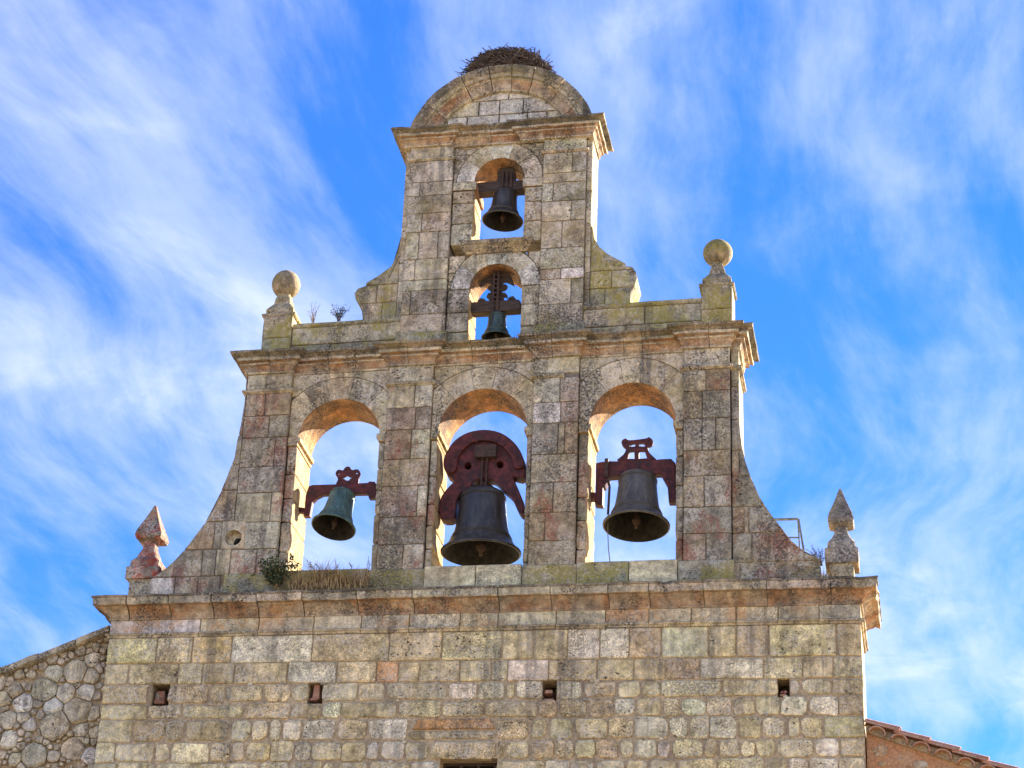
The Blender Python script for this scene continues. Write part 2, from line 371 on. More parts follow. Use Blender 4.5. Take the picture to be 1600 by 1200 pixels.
PAL.update({k: (PAL[k][0], PAL[k][1]*.99, PAL[k][2]*.88) for k in ('grey', 'dark', 'beige', 'pink', 'brown', 'light')})

def curve_mesh(name, loops, y, thick, mats, parent, bevel=0., warp=False, color=None, label=None, sub=None):
    """flat outline with holes (x,z loops), extruded in y about the plane y"""
    cu = bpy.data.curves.new('outline', 'CURVE'); cu.dimensions = '2D'; cu.fill_mode = 'BOTH'; cu.extrude = thick/2-bevel; cu.bevel_depth = bevel; cu.bevel_resolution = 1
    for lp in loops:
        s = cu.splines.new('POLY'); s.points.add(len(lp)-1); s.use_cyclic_u = True
        for p, q in zip(s.points, lp): p.co = (q[0], q[1], 0, 1)
    tmp = bpy.data.objects.new('outline', cu); col.objects.link(tmp)
    dg = bpy.context.evaluated_depsgraph_get(); dg.update()
    me = bpy.data.meshes.new_from_object(tmp.evaluated_get(dg)); bpy.data.objects.remove(tmp); bpy.data.curves.remove(cu)
    vs = [(v.co.x, y-v.co.z, v.co.y) for v in me.vertices]; fs = [tuple(p.vertices) for p in me.polygons]; bpy.data.meshes.remove(me)
    return mesh(name, vs, fs, mats, parent, warp=warp, color=color, label=label)
def circ(cx, cz, r, n=24, a0=0., a1=2*math.pi, closed=True):
    m = n if closed else n+1
    return [(cx+r*math.cos(a0+(a1-a0)*k/n), cz+r*math.sin(a0+(a1-a0)*k/n)) for k in range(m)]
def catmull(pts, k=4):
    out = []; n = len(pts)
    for i in range(n):
        p0, p1, p2, p3 = pts[i-1], pts[i], pts[(i+1) % n], pts[(i+2) % n]
        for j in range(k):
            t_ = j/k
            out.append(tuple(.5*(2*p1[d]+(-p0[d]+p2[d])*t_+(2*p0[d]-5*p1[d]+4*p2[d]-p3[d])*t_**2+(-p0[d]+3*p1[d]-3*p2[d]+p3[d])*t_**3) for d in (0, 1)))
    return out
def moulding(name, plan, prof, parent, mats, color=None, seg=.16, jit=.004, split=None, slots=None, cap=True):
    """sweep a profile [(out, z)] along a plan path [(x, y, nx, ny)]; (nx, ny) is the outward mitre"""
    secs = []
    for a, b in zip(plan, plan[1:]):
        L = math.hypot(b[0]-a[0], b[1]-a[1]); same = (a[2], a[3]) == (b[2], b[3]); k = max(1, int(L/seg)) if L > seg else 1
        for j in range(k): f = j/k; secs.append(tuple(a[i]+(b[i]-a[i])*f for i in range(4)))
    secs.append(plan[-1]); n = len(prof); vs = []; f_ = rnd(.975, 1.02); dz = rnd(-.004, .004)
    for si, s_ in enumerate(secs):
        for pi, (o, z) in enumerate(prof):
            e = rnd(-jit, jit) if o > .01 else 0
            if pi == 0: chip = rnd(.012, .035) if random.random() < .16 else 0.
            if o > .09 and chip: e -= chip*(o/.19)
            oo = o*f_+e; vs.append((s_[0]+s_[2]*oo, s_[1]+s_[3]*oo, z+dz+(rnd(-jit, jit)*.6 if o > .01 else 0)))
    fs = []; sl = []
    for i in range(len(secs)-1):
        for k in range(n-1):
            fs.append((i*n+k, (i+1)*n+k, (i+1)*n+k+1, i*n+k+1)); sl.append(slots[k] if slots else 0)
    if cap:
        fs.append(tuple(range(n))); sl.append(0); fs.append(tuple((len(secs)-1)*n+k for k in range(n))[::-1]); sl.append(0)
    return mesh(name, vs, fs, mats, parent, slots=sl, color=color)
def loft(secs, c):
    """square sections [(half, z, chamfer)] about c=(x,y)"""
    vs = []; fs = []
    for h, z, ch in secs:
        q = h*ch
        for sx_, sy_ in ((h, -h+q), (h, h-q), (h-q, h), (-h+q, h), (-h, h-q), (-h, -h+q), (-h+q, -h), (h-q, -h)): vs.append((c[0]+sx_, c[1]+sy_, z))
    for i in range(len(secs)-1):
        for k in range(8): fs.append((i*8+k, i*8+(k+1) % 8, (i+1)*8+(k+1) % 8, (i+1)*8+k))
    fs.append(tuple(range(8))[::-1]); fs.append(tuple((len(secs)-1)*8+k for k in range(8)))
    return vs, fs

# ================================================================== THE SETTING
g = MB(); g.add([(-900, -900, 0), (900, -900, 0), (900, 900, 0), (-900, 900, 0)], [(0, 1, 2, 3)])
go = g.build('ground', M['ground'], warp=False); go['kind'] = 'structure'; go['label'] = 'pale dusty ground in front of the church'

# ================================================================== THE BELL GABLE
BG = thing('bell_gable', (0, .5, 0), 'tall weathered stone bell gable with three tiers of arches and five bells', 'bell tower')
YB = 0.            # front of the base wall
YW, YP, YK = .17, .105, .82      # middle tier: wall plane, pilaster plane, back
TW, TP, TK = .22, .16, .72      # top tier

# ---- base wall: pieces laid course by course
CR = [(299, 999.5, 1201), (0, 0, 0)]
LINES = [  # (y at x=300, y at x=1200) of every bed joint
    (999.5, 980), (1036, 1026), (1069, 1060), (1099, 1087), (1124, 1118), (1159, 1153), (1191, 1183), (1226, 1217), (1262, 1252), (1300, 1289), (1338, 1326)]
JX = [
    [166, 244, 300, 361, 487, 608, 690, 784, 834, 887, 937, 983, 1033, 1107, 1150, 1201, 1307, 1347.6],
    [162, 200, 278, 316, 366, 449, 526, 588, 622, 655, 718, 768, 793, 857, 933, 990, 1039, 1094, 1193, 1254, 1302, 1348.6],
    [158.5, 230, 240, 260, 327, 352, 411, 453, 483, 501, 559, 602, 699, 747, 789, 806, 849, 867, 910, 965, 1003, 1031, 1128, 1216, 1232, 1251, 1300, 1349.5],
    [155.5, 230, 284, 381, 454, 503, 533, 622, 690, 757, 841, 871, 919, 960, 992, 1034, 1063, 1104, 1144, 1180, 1219, 1263, 1310, 1350.4],
    [152, 206, 257, 288, 359, 392, 420, 441, 472, 525, 573, 637, 775, 829, 856, 897, 950, 990, 1045, 1077, 1109, 1151, 1190, 1229, 1251, 1287, 1351.3],
    [148, 179, 242, 267, 326, 361, 383, 422, 460, 486, 533, 571, 593, 632, 670, 775, 790, 829, 866, 897, 929, 967, 990, 1026, 1048, 1100, 1122, 1157, 1180, 1213, 1272, 1312, 1352.3],
    [144, 180, 242, 300, 352, 404, 451, 502, 524, 575, 640, 686, 772, 850, 890, 930, 977, 1013, 1060, 1120, 1195, 1232, 1263, 1310, 1353.3],
    [141, 190, 232, 270, 330, 380, 440, 470, 530, 590, 640, 686, 772, 830, 870, 940, 990, 1040, 1080, 1140, 1180, 1240, 1300, 1354],
    [137, 170, 230, 300, 340, 410, 450, 520, 560, 620, 686, 772, 800, 860, 920, 960, 1030, 1070, 1130, 1170, 1230, 1310, 1355],
    [133, 200, 250, 290, 360, 400, 470, 540, 580, 650, 700, 770, 810, 880, 930, 1000, 1040, 1100, 1160, 1220, 1280, 1356]]
HOLES = {(2, 240), (2, 483), (2, 849), (2, 1216), (6, 686), (7, 686), (8, 686)}
SPEC = {(1, 588): 'orange', (5, 533): 'ochre', (4, 441): 'white', (3, 503): 'white', (2, 699): 'white', (2, 806): 'white', (1, 793): 'white', (5, 571): 'white', (5, 383): 'ochre', (4, 856): 'cream', (5, 829): 'tan', (4, 950): 'tan', (4, 1045): 'white', (4, 1077): 'light', (4, 1109): 'white', (5, 1026): 'white', (5, 267 - 25): 'light', (3, 960): 'white', (3, 1063): 'white', (3, 1263): 'white', (5, 1272): 'white', (4, 206): 'brown', (4, 288): 'dark', (1, 200): 'brown', (2, 1232): 'white', (1, 1302): 'grey', (2, 1300): 'dark', (4, 1287): 'grey', (3, 1310): 'dark', (5, 670): 'beige', (3, 919): 'grey', (5, 593): 'white', (0, 1033): 'light', (0, 1201): 'light', (0, 1307): 'grey', (0, 166): 'beige'}
def ly(i, x): a, b = LINES[i]; return a+(b-a)*(x-300)/900
core = MB()
hl = []
for (ci, xj) in ((2, 240), (2, 483), (2, 849), (2, 1216)):
    x1 = {240: 260, 483: 501, 849: 867, 1216: 1232}[xj]
    a = rat(xj-2, ly(2, xj)-2); b = rat(x1+2, ly(3, xj)+2); hl.append([(a[0], a[1]), (b[0], a[1]), (b[0], b[1]), (a[0], b[1])])
wa = rat(687, 1184.5); wb = rat(771, 1330)
hl.append([(wa[0], wa[1]), (wb[0], wa[1]), (wb[0], wb[1]), (wa[0], wb[1])])
base = curve_mesh('base_wall', [[(-4.49, 7.6), (4.49, 7.6), (4.49, 11.5), (-4.49, 11.5)]]+hl, .165, .29, M['mortar'], BG, warp=True)
core.box(-4.49, 4.49, .55, 1.0, 0, 11.72); core.box(-4.49, -4.2, .31, .55, 0, 11.72); core.box(4.2, 4.49, .31, .55, 0, 11.72); core.box(-4.49, 4.49, .02, .55, 0, 7.6); core.box(-4.2, 4.2, .31, .55, 11.3, 11.72)
core.build('wall_core', M['mortar'], BG)
for ci in range(len(JX)):
    js = JX[ci]
    for a, b in zip(js, js[1:]):
        if (ci, a) in HOLES: continue
        top, bot = ly(ci, a), ly(ci+1, a); ym = (top+bot)/2
        xa = at(a, ym)[0]; xb = at(b, ym)[0]
        def zz_(i, px, x): z = at(px, ly(i, px))[1]; return z - kz(z)*x
        if a == js[0]: xa = -4.5+rnd(-.004, .004)
        if b == js[-1]: xb = 4.5+rnd(-.004, .004)
        dz = .0 if ci < 1 else rnd(-.008, .008)
        z0a, z0b, z1a, z1b = zz_(ci+1, a, xa), zz_(ci+1, b, xb), zz_(ci, a, xa)+dz, zz_(ci, b, xb)+dz
        if ci == 0: z1a = z1b = 11.243
        if ci == 4 and a == 637:      # brick course above the window lintel
            bx0, bz1 = rat(640, 1123); bx1, bz0 = rat(770, 1139)
            stone('lintel_brick', [(bx0+.03, bz0), (bx1+.04, bz0), (bx1-.03, bz1), (bx0+.1, bz1)], -.004, .05, base, M['frieze'], (.52, .29, .12), gap=.004, rd=.006, bev=.006)
            z1a = z1b = bz0-.005
        last = b == js[-1] or a == js[0]
        k = SPEC.get((ci, a)); cl = tuple(q*rnd(.93, 1.07) for q in PAL[k]) if k else pick(BASEW); cl = (cl[0]*1.4, cl[1]*1.34, cl[2]*1.08); f_ = min(1, .80/cl[0]); cl = tuple(v*f_ for v in cl)
        irregular = ci >= 2 and not last
        ext = irregular and random.random() < .35
        g_ = rnd(.004, .008) if ci < 2 else rnd(.004, .016) if irregular else .005
        P_ = [(xa, z0a), (xb, z0b), (xb, z1b), (xa, z1a)]
        if irregular: P_ = [(p[0]+rnd(-.014, .014), p[1]+rnd(-.012, .012)) for p in P_]
        dep = 1.0 if b == js[-1] else .06
        stone('wall_stone' if not last else 'quoin_stone', P_, YB, dep, base, [M['wall'], M['cream']], cl, gap=g_, rd=.02 if ci < 2 else .05 if irregular else .012, jit=.006 if ci < 2 else .013, bev=.012, step=.1, proud=.008,
              slot_fn=(lambda p, q: 1 if min(p[0], q[0]) > 4.46 else 0) if b == js[-1] else None)
# small chips of brick wedged in the putlog holes, filler stones in wide joints
for (x0, y0, x1, y1, k) in ((243, 1081, 258, 1101, 'redl'), (489, 1070, 500, 1094, 'tile'), (484, 1091, 497, 1096, 'tile'), (850, 1079, 865, 1085, 'tile'), (848, 1092, 868, 1097, 'tile'), (1218, 1079, 1231, 1084, 'redl'), (1217, 1085, 1231, 1090, 'tile')):
    a = rat(x0, y0, .09); b = rat(x1, y1, .09)
    stone('brick_chip', [(a[0], b[1]), (b[0], b[1]), (b[0]-.01, a[1]), (a[0]+.015, a[1])], .05+rnd(0, .03), .3, base, M[k], gap=.002, rd=.012, bev=.006, back=True)
for ci in range(2, 7):
    for k in range(11):
        x = rnd(200, 1310); yy = ly(ci, x)+rnd(-2, 3); a = rat(x, yy)
        if 640 < x < 790 and ci > 4: continue
        w = rnd(.025, .07); h = rnd(.012, .026)
        stone('pinning_stone', [(a[0]-w, a[1]-h), (a[0]+w, a[1]-h), (a[0]+w, a[1]+h), (a[0]-w, a[1]+h)], .001, .05, base, M['wall'], pick(BASEW), gap=.002, rd=.02, bev=.006)
# window under its lintel
wx0, wz1 = rat(687, 1184.5, .12); wx1, wz0 = rat(771, 1330, .12)
wb_ = MB(); wb_.box(wx0-.02, wx1+.02, .2, .26, wz1-.07, wz1+.04); wb_.box(wx0-.02, wx0+.05, .2, .26, wz0, wz1-.07); wb_.box(wx1-.05, wx1+.02, .2, .26, wz0, wz1-.07)
win = wb_.build('window', M['wood'], BG, label='small dark barred window under a stone lintel')
for f in (.36, .66):
    b_ = MB(); x = wx0+(wx1-wx0)*f; b_.box(x-.016, x+.016, .19, .225, wz0, wz1-.07); b_.build('window_bar', M['wood'], win)
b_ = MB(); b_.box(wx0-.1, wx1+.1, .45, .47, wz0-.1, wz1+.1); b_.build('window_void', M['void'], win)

# ---- frieze and astragal
fr = MB(); fr.box(-4.485, 4.485, .02, .6, 11.24, 11.5); frz = fr.build('frieze', M['joint'], BG)
FJ = [172, 314, 405, 491, 565, 640, 719, 778, 869, 946, 1014, 1080, 1150, 1216, 1280, 1346]
FW = [('orange', .5), ('cream', 5), ('light', 4), ('white', 1.5), ('beige', 1)]
for i, (a, b) in enumerate(zip(FJ, FJ[1:])):
    xa = -4.5 if i == 0 else at(a, 970)[0]; xb = 4.5 if i == len(FJ)-2 else at(b, 965)[0]
    stone('frieze_stone', [(xa, 11.287), (xb, 11.287), (xb, 11.47), (xa, 11.47)], .0, 1.0 if i == len(FJ)-2 else .05, frz, [M['frieze'], M['cream']], pick(FW), gap=.004, rd=.006, bev=.006, jit=.003, slot_fn=lambda p, q: 1 if min(p[0], q[0]) > 4.47 else 0)
    last = i == len(FJ)-2; pl = [((xa+.003) if i else -4.5, 0, -1 if i == 0 else 0, -1), ((xb-.003) if not last else 4.5, 0, 1 if last else 0, -1)]
    if last: pl.append((4.5, 1.0, 1, 0))
    if i == 0: pl.insert(0, (-4.5, .5, -1, 0))
    moulding('astragal', pl, [(-.04, 11.235), (.012, 11.238), (.018, 11.252), (.018, 11.262), (.038, 11.266), (.042, 11.280), (.034, 11.29), (-.04, 11.292)], frz, M['crust'], pick([('beige', 2), ('tan', 1), ('grey', 2)]), jit=.003)

# ---- base cornice
BP = [(-.06, 11.462), (.016, 11.463), (.02, 11.484), (.006, 11.486), (.02, 11.51), (.05, 11.545), (.095, 11.575), (.12, 11.59), (.122, 11.602), (.185, 11.606), (.192, 11.618), (.196, 11.695), (.208, 11.702), (.208, 11.725), (-.5, 11.735)]
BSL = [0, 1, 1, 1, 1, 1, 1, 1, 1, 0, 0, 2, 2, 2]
bcore = MB(); bcore.box(-4.49, 4.49, .01, .99, 11.47, 11.71); bc = bcore.build('base_cornice', M['joint'], BG)
CJ = [143, 200, 265, 332, 402, 473, 558, 645, 778, 860, 950, 1014, 1099, 1198, 1298, 1373]
for i, (a, b) in enumerate(zip(CJ, CJ[1:])):
    first, last = i == 0, i == len(CJ)-2
    xa = -4.5 if first else at(a, 935, -.15)[0]+.004; xb = 4.5 if last else at(b, 925, -.15)[0]-.004
    pl = [(xa, 0, -1 if first else 0, -1), (xb, 0, 1 if last else 0, -1)]
    if first: pl.insert(0, (-4.5, 1., -1, 1)); 
    if last: pl.append((4.5, 1., 1, 1))
    moulding('cornice_block', pl, BP, bc, [M['crust'], M['patina_shade'], M['weather']], pick([('beige', 3), ('tan', 2), ('grey', 2)]), slots=BSL, seg=.085, jit=.005)
tb = MB(); tb.box(-4.45, 4.45, .0, 1.0, 11.69, 11.742); tb.build('cornice_top', M['green'], bc, color=PAL['green'])

# ---- middle tier piers
PX = [(-3.10, -2.518), (-1.262, -.690), (.588, 1.156), (2.446, 3.019)]
OPEN = [(-2.386, -1.352), (-.600, .512), (1.283, 2.345)]
SPR = 13.95
PC = [  # bed-joint rows (px) and splits (px) of every pilaster
    ([616, 649, 683, 728.5, 769, 814.6, 857, 897], [[414], [420], [429], [], [423], [], [400]]),
    ([600, 637, 671, 717, 759, 807, 850, 891], [[648], [649], [642], [], [651.5], [], [629]]),
    ([593.6, 628, 660, 709, 753, 800, 844, 888], [[875], [876], [871.5, 882], [], [864], [851], []]),
    ([572, 610, 653, 703, 743, 791.7, 833, 880], [[1103], [1097], [1097, 1118], [], [1100], [], [1103]])]
PCOL_ = {(0, 0, 0): 'brown', (0, 0, 1): 'pink', (0, 1, 0): 'pink', (1, 0, 0): 'beige', (1, 0, 1): 'light', (1, 1, 0): 'pink', (1, 1, 1): 'pink', (1, 2, 1): 'light', (1, 4, 0): 'pink', (1, 4, 1): 'light', (1, 5, 0): 'green', (1, 6, 0): 'grey', (1, 6, 1): 'light', (2, 0, 0): 'light', (2, 0, 1): 'pink', (2, 1, 0): 'white', (2, 1, 1): 'pink', (2, 2, 2): 'pink', (2, 5, 1): 'dark', (3, 1, 1): 'grey', (3, 4, 1): 'dark', (3, 5, 0): 'green'}
PCOL = {k: {'pink': 'ppink', 'grey': 'pgrey'}.get(v, v) for k, v in PCOL_.items()}
for pi, (x0, x1) in enumerate(PX):
    pc = MB(); pc.box(x0+(.012 if pi else .13), x1-.012, YP+.02, YK, 11.73, 14.86)
    pier = pc.build('pier', M['joint'], BG)
    rows, spl = PC[pi]; mid = {0: 420, 1: 634, 2: 868, 3: 1104}[pi]
    zs = [rat(mid, y, YP)[1] for y in rows]
    zs[0] = 14.575; zs[-1] = 12.085
    for r_ in range(len(rows)-1):
        xs = [x0]+[at(q, (rows[r_]+rows[r_+1])/2, YP)[0] for q in spl[r_]]+[x1]
        if pi == 0 and r_ == 5: xs[0] = at(382, 836, YP)[0]
        for q in range(len(xs)-1):
            k = PCOL.get((pi, r_, q)); cl = tuple(v*rnd(.94, 1.06) for v in PAL[k]) if k else pick(PIERW)
            stone('pier_stone', [(xs[q], zs[r_+1]), (xs[q+1], zs[r_+1]), (xs[q+1], zs[r_]), (xs[q], zs[r_])], YP, YP+.07, pier, M['pier'], cl, gap=.003, rd=.012, bev=.006, jit=.005, proud=.004, tilt=.004)
    # plinth, capital block, collar
    pw0, pw1 = x0-(.06 if pi != 1 else .09), x1+.035
    stone('plinth_stone', [(pw0, 11.735), (pw1, 11.735), (pw1, 12.085), (pw0, 12.085)], YP-.035, .5, pier, M['green'], pick([('green', 2), ('grey', 1)]), gap=.002, rd=.014, bev=.016)
    stone('capital_stone', [(x0, 14.632), (x1, 14.632), (x1, 14.86), (x0, 14.86)], YP-.002, YP+.07, pier, M['top'], pick([('beige', 2), ('grey', 2), ('light', 1)]), gap=.003, rd=.008, bev=.008)
    e0 = x0 if pi else x0-.02; e1 = x1
    pl = [(e0, YW, -1, 0), (e0, YP, -1, -1), (e1, YP, 1, -1), (e1, YW, 1, 0)]
    if pi == 0: pl = [(-3.118, .7, -1, 0), (-3.118, YP, -1, -1), (e1, YP, 1, -1), (e1, YW, 1, 0)]
    if pi == 2: pl = [(e0, YW, -1, 0), (e0, YP, -1, -1), (e0+.38, YP, 0, -1)]
    if pi == 3: pl = [(e0, YW, -1, 0), (e0, YP, -1, -1), (e1, YP, 1, -1), (e1, YW-.001, 1, -1), (3.125, YW-.001, 1, -1), (3.125, YK, 1, 0)]
    moulding('collar', pl, [(-.02, 14.572), (.004, 14.574), (.022, 14.59), (.032, 14.594), (.036, 14.618), (.02, 14.634), (-.02, 14.636)], pier, M['crust'], pick([('grey', 2), ('beige', 1)]), jit=.003)

# ---- jamb stones: full-depth blocks between pilaster and opening, imposts, voussoirs, spandrels, sills
up_core = MB()
for ai, (x0, x1) in enumerate(OPEN):
    cx, r_ = (x0+x1)/2, (x1-x0)/2; pl_, pr_ = PX[ai][1], PX[ai+1][0]
    arch = curve_mesh('arch', [[(pl_-.01, SPR), (x0-.02, SPR)]+circ(cx, SPR, r_+.02, 28, math.pi, 0, False)+[(pr_+.01, SPR), (pr_+.01, 14.84), (pl_-.01, 14.84)]], (YW+.03+YK-.03)/2, YK-YW-.06, M['joint'], BG, warp=True)
    for side, (a, b) in enumerate(((pl_, x0), (x1, pr_))):
        z = 11.74; first = True
        while z < 13.8:
            h = rnd(.26, .42); z2 = z+h
            if 13.83-z2 < .18: z2 = 13.83
            inner = x0 if side == 0 else x1
            stone('jamb_stone', [(a, z), (b, z), (b, z2), (a, z2)], YW, YK, arch, [M['pier'], M['ochre']], pick(PIERW), gap=.003, rd=.02, bev=.012, jit=.008, step=.09, back=True, proud=.006,
                  slot_fn=lambda p, q, i_=inner: 1 if abs((p[0]+q[0])/2-i_) < .03 else 0)
            z = z2
        s_ = -1 if side else 1
        pj = .03*s_
        i0, i1 = (a, b+.03) if side == 0 else (a-.03, b)
        bx = [(i0, 13.83), (i1, 13.83), (i1, 13.945), (i0, 13.945)]
        if side == 0: bx = [(i0, 13.83), (i1-.03, 13.83), (i1-.028, 13.875), (i1, 13.885), (i1, 13.945), (i0, 13.945)]
        else: bx = [(i0+.03, 13.83), (i1, 13.83), (i1, 13.945), (i0, 13.945), (i0, 13.885), (i0+.028, 13.875)]
        stone('impost', bx, YW-.028, YK+.02, arch, [M['crust'], M['ochre']], pick([('grey', 2), ('brown', 1)]), gap=.001, rd=0, bev=.006, jit=.003, back=True, slot_fn=lambda p, q: 1)
    nv = 7; RO = r_+rnd(.30, .34); angs = [math.pi*k/nv for k in range(nv+1)]; angs = [a+(rnd(-.05, .05) if 0 < k < nv else 0) for k, a in enumerate(angs)]
    for k in range(nv):
        a0, a1 = angs[k], angs[k+1]
        pts = circ(cx, SPR, r_, 5, a0, a1, False)[::-1]+circ(cx, SPR, RO, 4, a0, a1, False)
        pts = clip_rect(pts[::-1], pl_, pr_, SPR-.01, 14.85)
        stone('voussoir', pts, YW, YK, arch, [M['top'], M['soffit']], pick([('beige', 3), ('grey', 2)]), gap=.0012, rd=0, bev=.0025, jit=.002, step=.2, back=True, proud=.002, tilt=.002,
              slot_fn=lambda p, q, c_=cx, r0=r_: 1 if abs(math.hypot((p[0]+q[0])/2-c_, (p[1]+q[1])/2-SPR)-r0) < .05 else 0)
    for sx0, sx1, a0, a1 in ((pl_, cx, math.pi, math.pi/2), (cx, pr_, math.pi/2, 0)):
        arcp = [p for p in circ(cx, SPR, RO+.005, 14, a0, a1, False) if pl_ <= p[0] <= pr_ and p[1] < 14.84]
        if sx0 == pl_: reg = [(pl_, arcp[0][1])]+arcp+[(arcp[-1][0], 14.85), (pl_, 14.85)]
        else: reg = [(arcp[0][0], 14.85)]+arcp+[(pr_, arcp[-1][1]), (pr_, 14.85)]
        zs = sorted({min(q[1] for q in reg), 14.62, 14.85})
        stone('spandrel_stone', reg, YW, YW+.1, arch, M['top'], pick([('beige', 3), ('grey', 2)]), gap=.0012, rd=0, bev=.0025, jit=.002, proud=.002, tilt=.002)
    sill = MB(); sill.box(x0+.01, x1-.01, YP+.05, YK, 11.735, 12.06); sill = sill.build('sill', M['joint'], BG)
    sx = [pl_+.03, (pl_+pr_)/2+rnd(-.02, .06), pr_-.06 if ai != 0 else pr_-.09]
    cw = {0: ('green', 'green'), 1: ('cream', 'cream'), 2: ('green', 'cream')}[ai]
    for q in range(2):
        stone('sill_stone', [(sx[q], 11.735), (sx[q+1], 11.735), (sx[q+1], 12.105), (sx[q], 12.105)], YP-.03-.003*q, YK, sill, M['sillcream'] if ai == 1 or (ai == 2 and q == 1) else M['green'], tuple(v*rnd(.95, 1.08) for v in PAL[cw[q]]), gap=.003, rd=.008, bev=.008, jit=.003)
# upper wall core above the arches, to the top of the entablature
uc = MB(); uc.box(-3.10, 3.10, YW+.03, YK-.02, 14.83, 15.12); uc.build('entablature_core', M['joint'], BG)

# ---- side scrolls (concave wings) of the middle tier
def ell(pts, y): return [rat(*p, y) for p in pts]
SL = ell(((381.5, 650), (372, 692), (367.5, 718), (358.5, 741), (347, 770), (334, 801), (320, 822), (304, 843), (291, 860), (277, 876), (264, 888), (249, 899)), YW)
SR = ell(((1156, 657), (1158, 687), (1165, 720), (1173, 743), (1187, 775), (1200, 795), (1212, 812), (1237, 844), (1261, 864), (1281, 874)), YW)
lreg = [(-3.10, 11.735), (-3.10, 14.86), (-3.12, 14.86)]+[(x if i else -3.12, z) for i, (x, z) in enumerate(SL)]+[(-4.10, 12.05), (-4.10, 11.735)]
lreg = lreg[::-1] if area(lreg) < 0 else lreg
rreg = [(3.019, 11.735), (4.05, 11.735), (4.05, SR[-1][1])]+SR[::-1]+[(3.125, 14.86), (3.019, 14.86)]
def shrink(poly, d): return inset(poly, d)
YL = YP+.004
nc = rat(364.5, 840, YL)
lcore = [(-2.95 if x == -3.10 else x, z) for x, z in lreg]
niche = circ(nc[0], nc[1], .118, 20)
sl_core = curve_mesh('side_scroll', [shrink(lcore, .012), niche], (YL+.02+YK)/2, YK-YL-.02, M['joint'], BG, warp=True)
sr_core = curve_mesh('side_scroll', [shrink(rreg, .012)], (YW+.02+YK)/2, YK-YW-.02, M['cream'], BG, warp=True)
def region_stones(reg, zs, js, y, parent, m, w, name='stone', **kw):
    for r_ in range(len(zs)-1):
        xs = js[r_]
        for a, b in zip(xs, xs[1:]):
            p = clip_rect(reg, a, b, zs[r_+1], zs[r_])
            if len(p) >= 3: stone(name, p, y, y+.08, parent, m, pick(w), **kw)
zl = [14.86]+[rat(360, y, YW)[1] for y in (683, 728.5, 769, 817, 860, 902)]+[11.735]
def jl(vals, y): return [at(v, y, YW)[0] for v in vals]
js = [[-3.5, -3.10], [-3.5, -3.10], [-3.6]+jl([371], 749)[:0]+[-3.10], [-3.9]+jl([371], 795)[:1]+[-3.10], [-4.2]+jl([330, 346, 381], 838)[:2]+[-3.10], [-4.2]+jl([318, 339], 880)[:2]+[-3.10], [-4.2]+jl([275, 311, 346], 915)+[-3.05]]
NXR = at(382, 838, YL)[0]
js[4] = [-4.2, at(334, 838, YL)[0], nc[0]-.15, -3.10]; js[5] = [-4.2]+jl([318, 339, 363], 880)+[-3.10]
js = [[v for v in j if v < -3.101 or v == j[-1]] for j in js]
nz0, nz1 = zl[5], zl[4]
for r_ in range(len(zl)-1):
    for a, b in zip(js[r_], js[r_][1:]):
        p = clip_rect(lreg, a, b, zl[r_+1], zl[r_])
        if r_ == 4 and a > -3.8 and b == -3.10:
            b = NXR; blk = inset([(a, zl[5]), (b, zl[5]), (b, zl[4]), (a, zl[4])], .004)
            ns = curve_mesh('niche_stone', [blk, circ(nc[0], nc[1], .112, 20)], YL+.05, .1, M['frieze'], sl_core, bevel=.006, warp=True, color=PAL['beige'])
            continue
        if len(p) >= 3: stone('scroll_stone', p, YL, YL+.08, sl_core, M['pier'], pick(PIERW+[('white', .6)]), gap=.0045, rd=.008, bev=.008, jit=.004, proud=.004)
nb = MB(); nb.lathe([(.12, 0), (.12, .001)], n=4); nb = MB()
nv_ = circ(nc[0], nc[1], .125, 20); nb.add([(x, .22, z) for x, z in nv_], [tuple(range(20))])
nb.build('niche_back', M['frieze'], sl_core, color=PAL['light'])
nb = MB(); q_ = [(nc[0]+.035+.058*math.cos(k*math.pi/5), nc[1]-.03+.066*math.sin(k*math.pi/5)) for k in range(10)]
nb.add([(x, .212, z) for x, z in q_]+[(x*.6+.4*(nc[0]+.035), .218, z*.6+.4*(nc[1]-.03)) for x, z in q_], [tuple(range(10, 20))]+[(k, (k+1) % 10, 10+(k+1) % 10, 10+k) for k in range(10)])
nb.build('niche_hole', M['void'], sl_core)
zr = [14.86, 14.60, 14.36]+[rat(1155, y, YW)[1] for y in (655, 703, 743, 791.7, 833, 879)]+[11.735]
jr = [[3.019, 3.2], [3.019, 3.2], [3.019, 3.2], [3.019, 3.4], [3.019]+jl([1155], 723)+[3.6], [3.019, 3.9], [3.019]+jl([1163, 1170], 812)+[3.9], [3.019]+jl([1175, 1202], 856)+[4.2], [3.019]+jl([1156, 1198], 895)+[4.2]]
for r_ in range(len(zr)-1):
    for a, b in zip(jr[r_], jr[r_][1:]):
        p = clip_rect(rreg, a, b, zr[r_+1], zr[r_])
        cl = PAL['pink'] if (r_ == 6 and b-a < .09) else pick(PIERW)
        if len(p) >= 3: stone('scroll_stone', p, YW, YW+.08, sr_core, M['pier'], cl, gap=.0045, rd=.008, bev=.008, jit=.004, proud=.004)

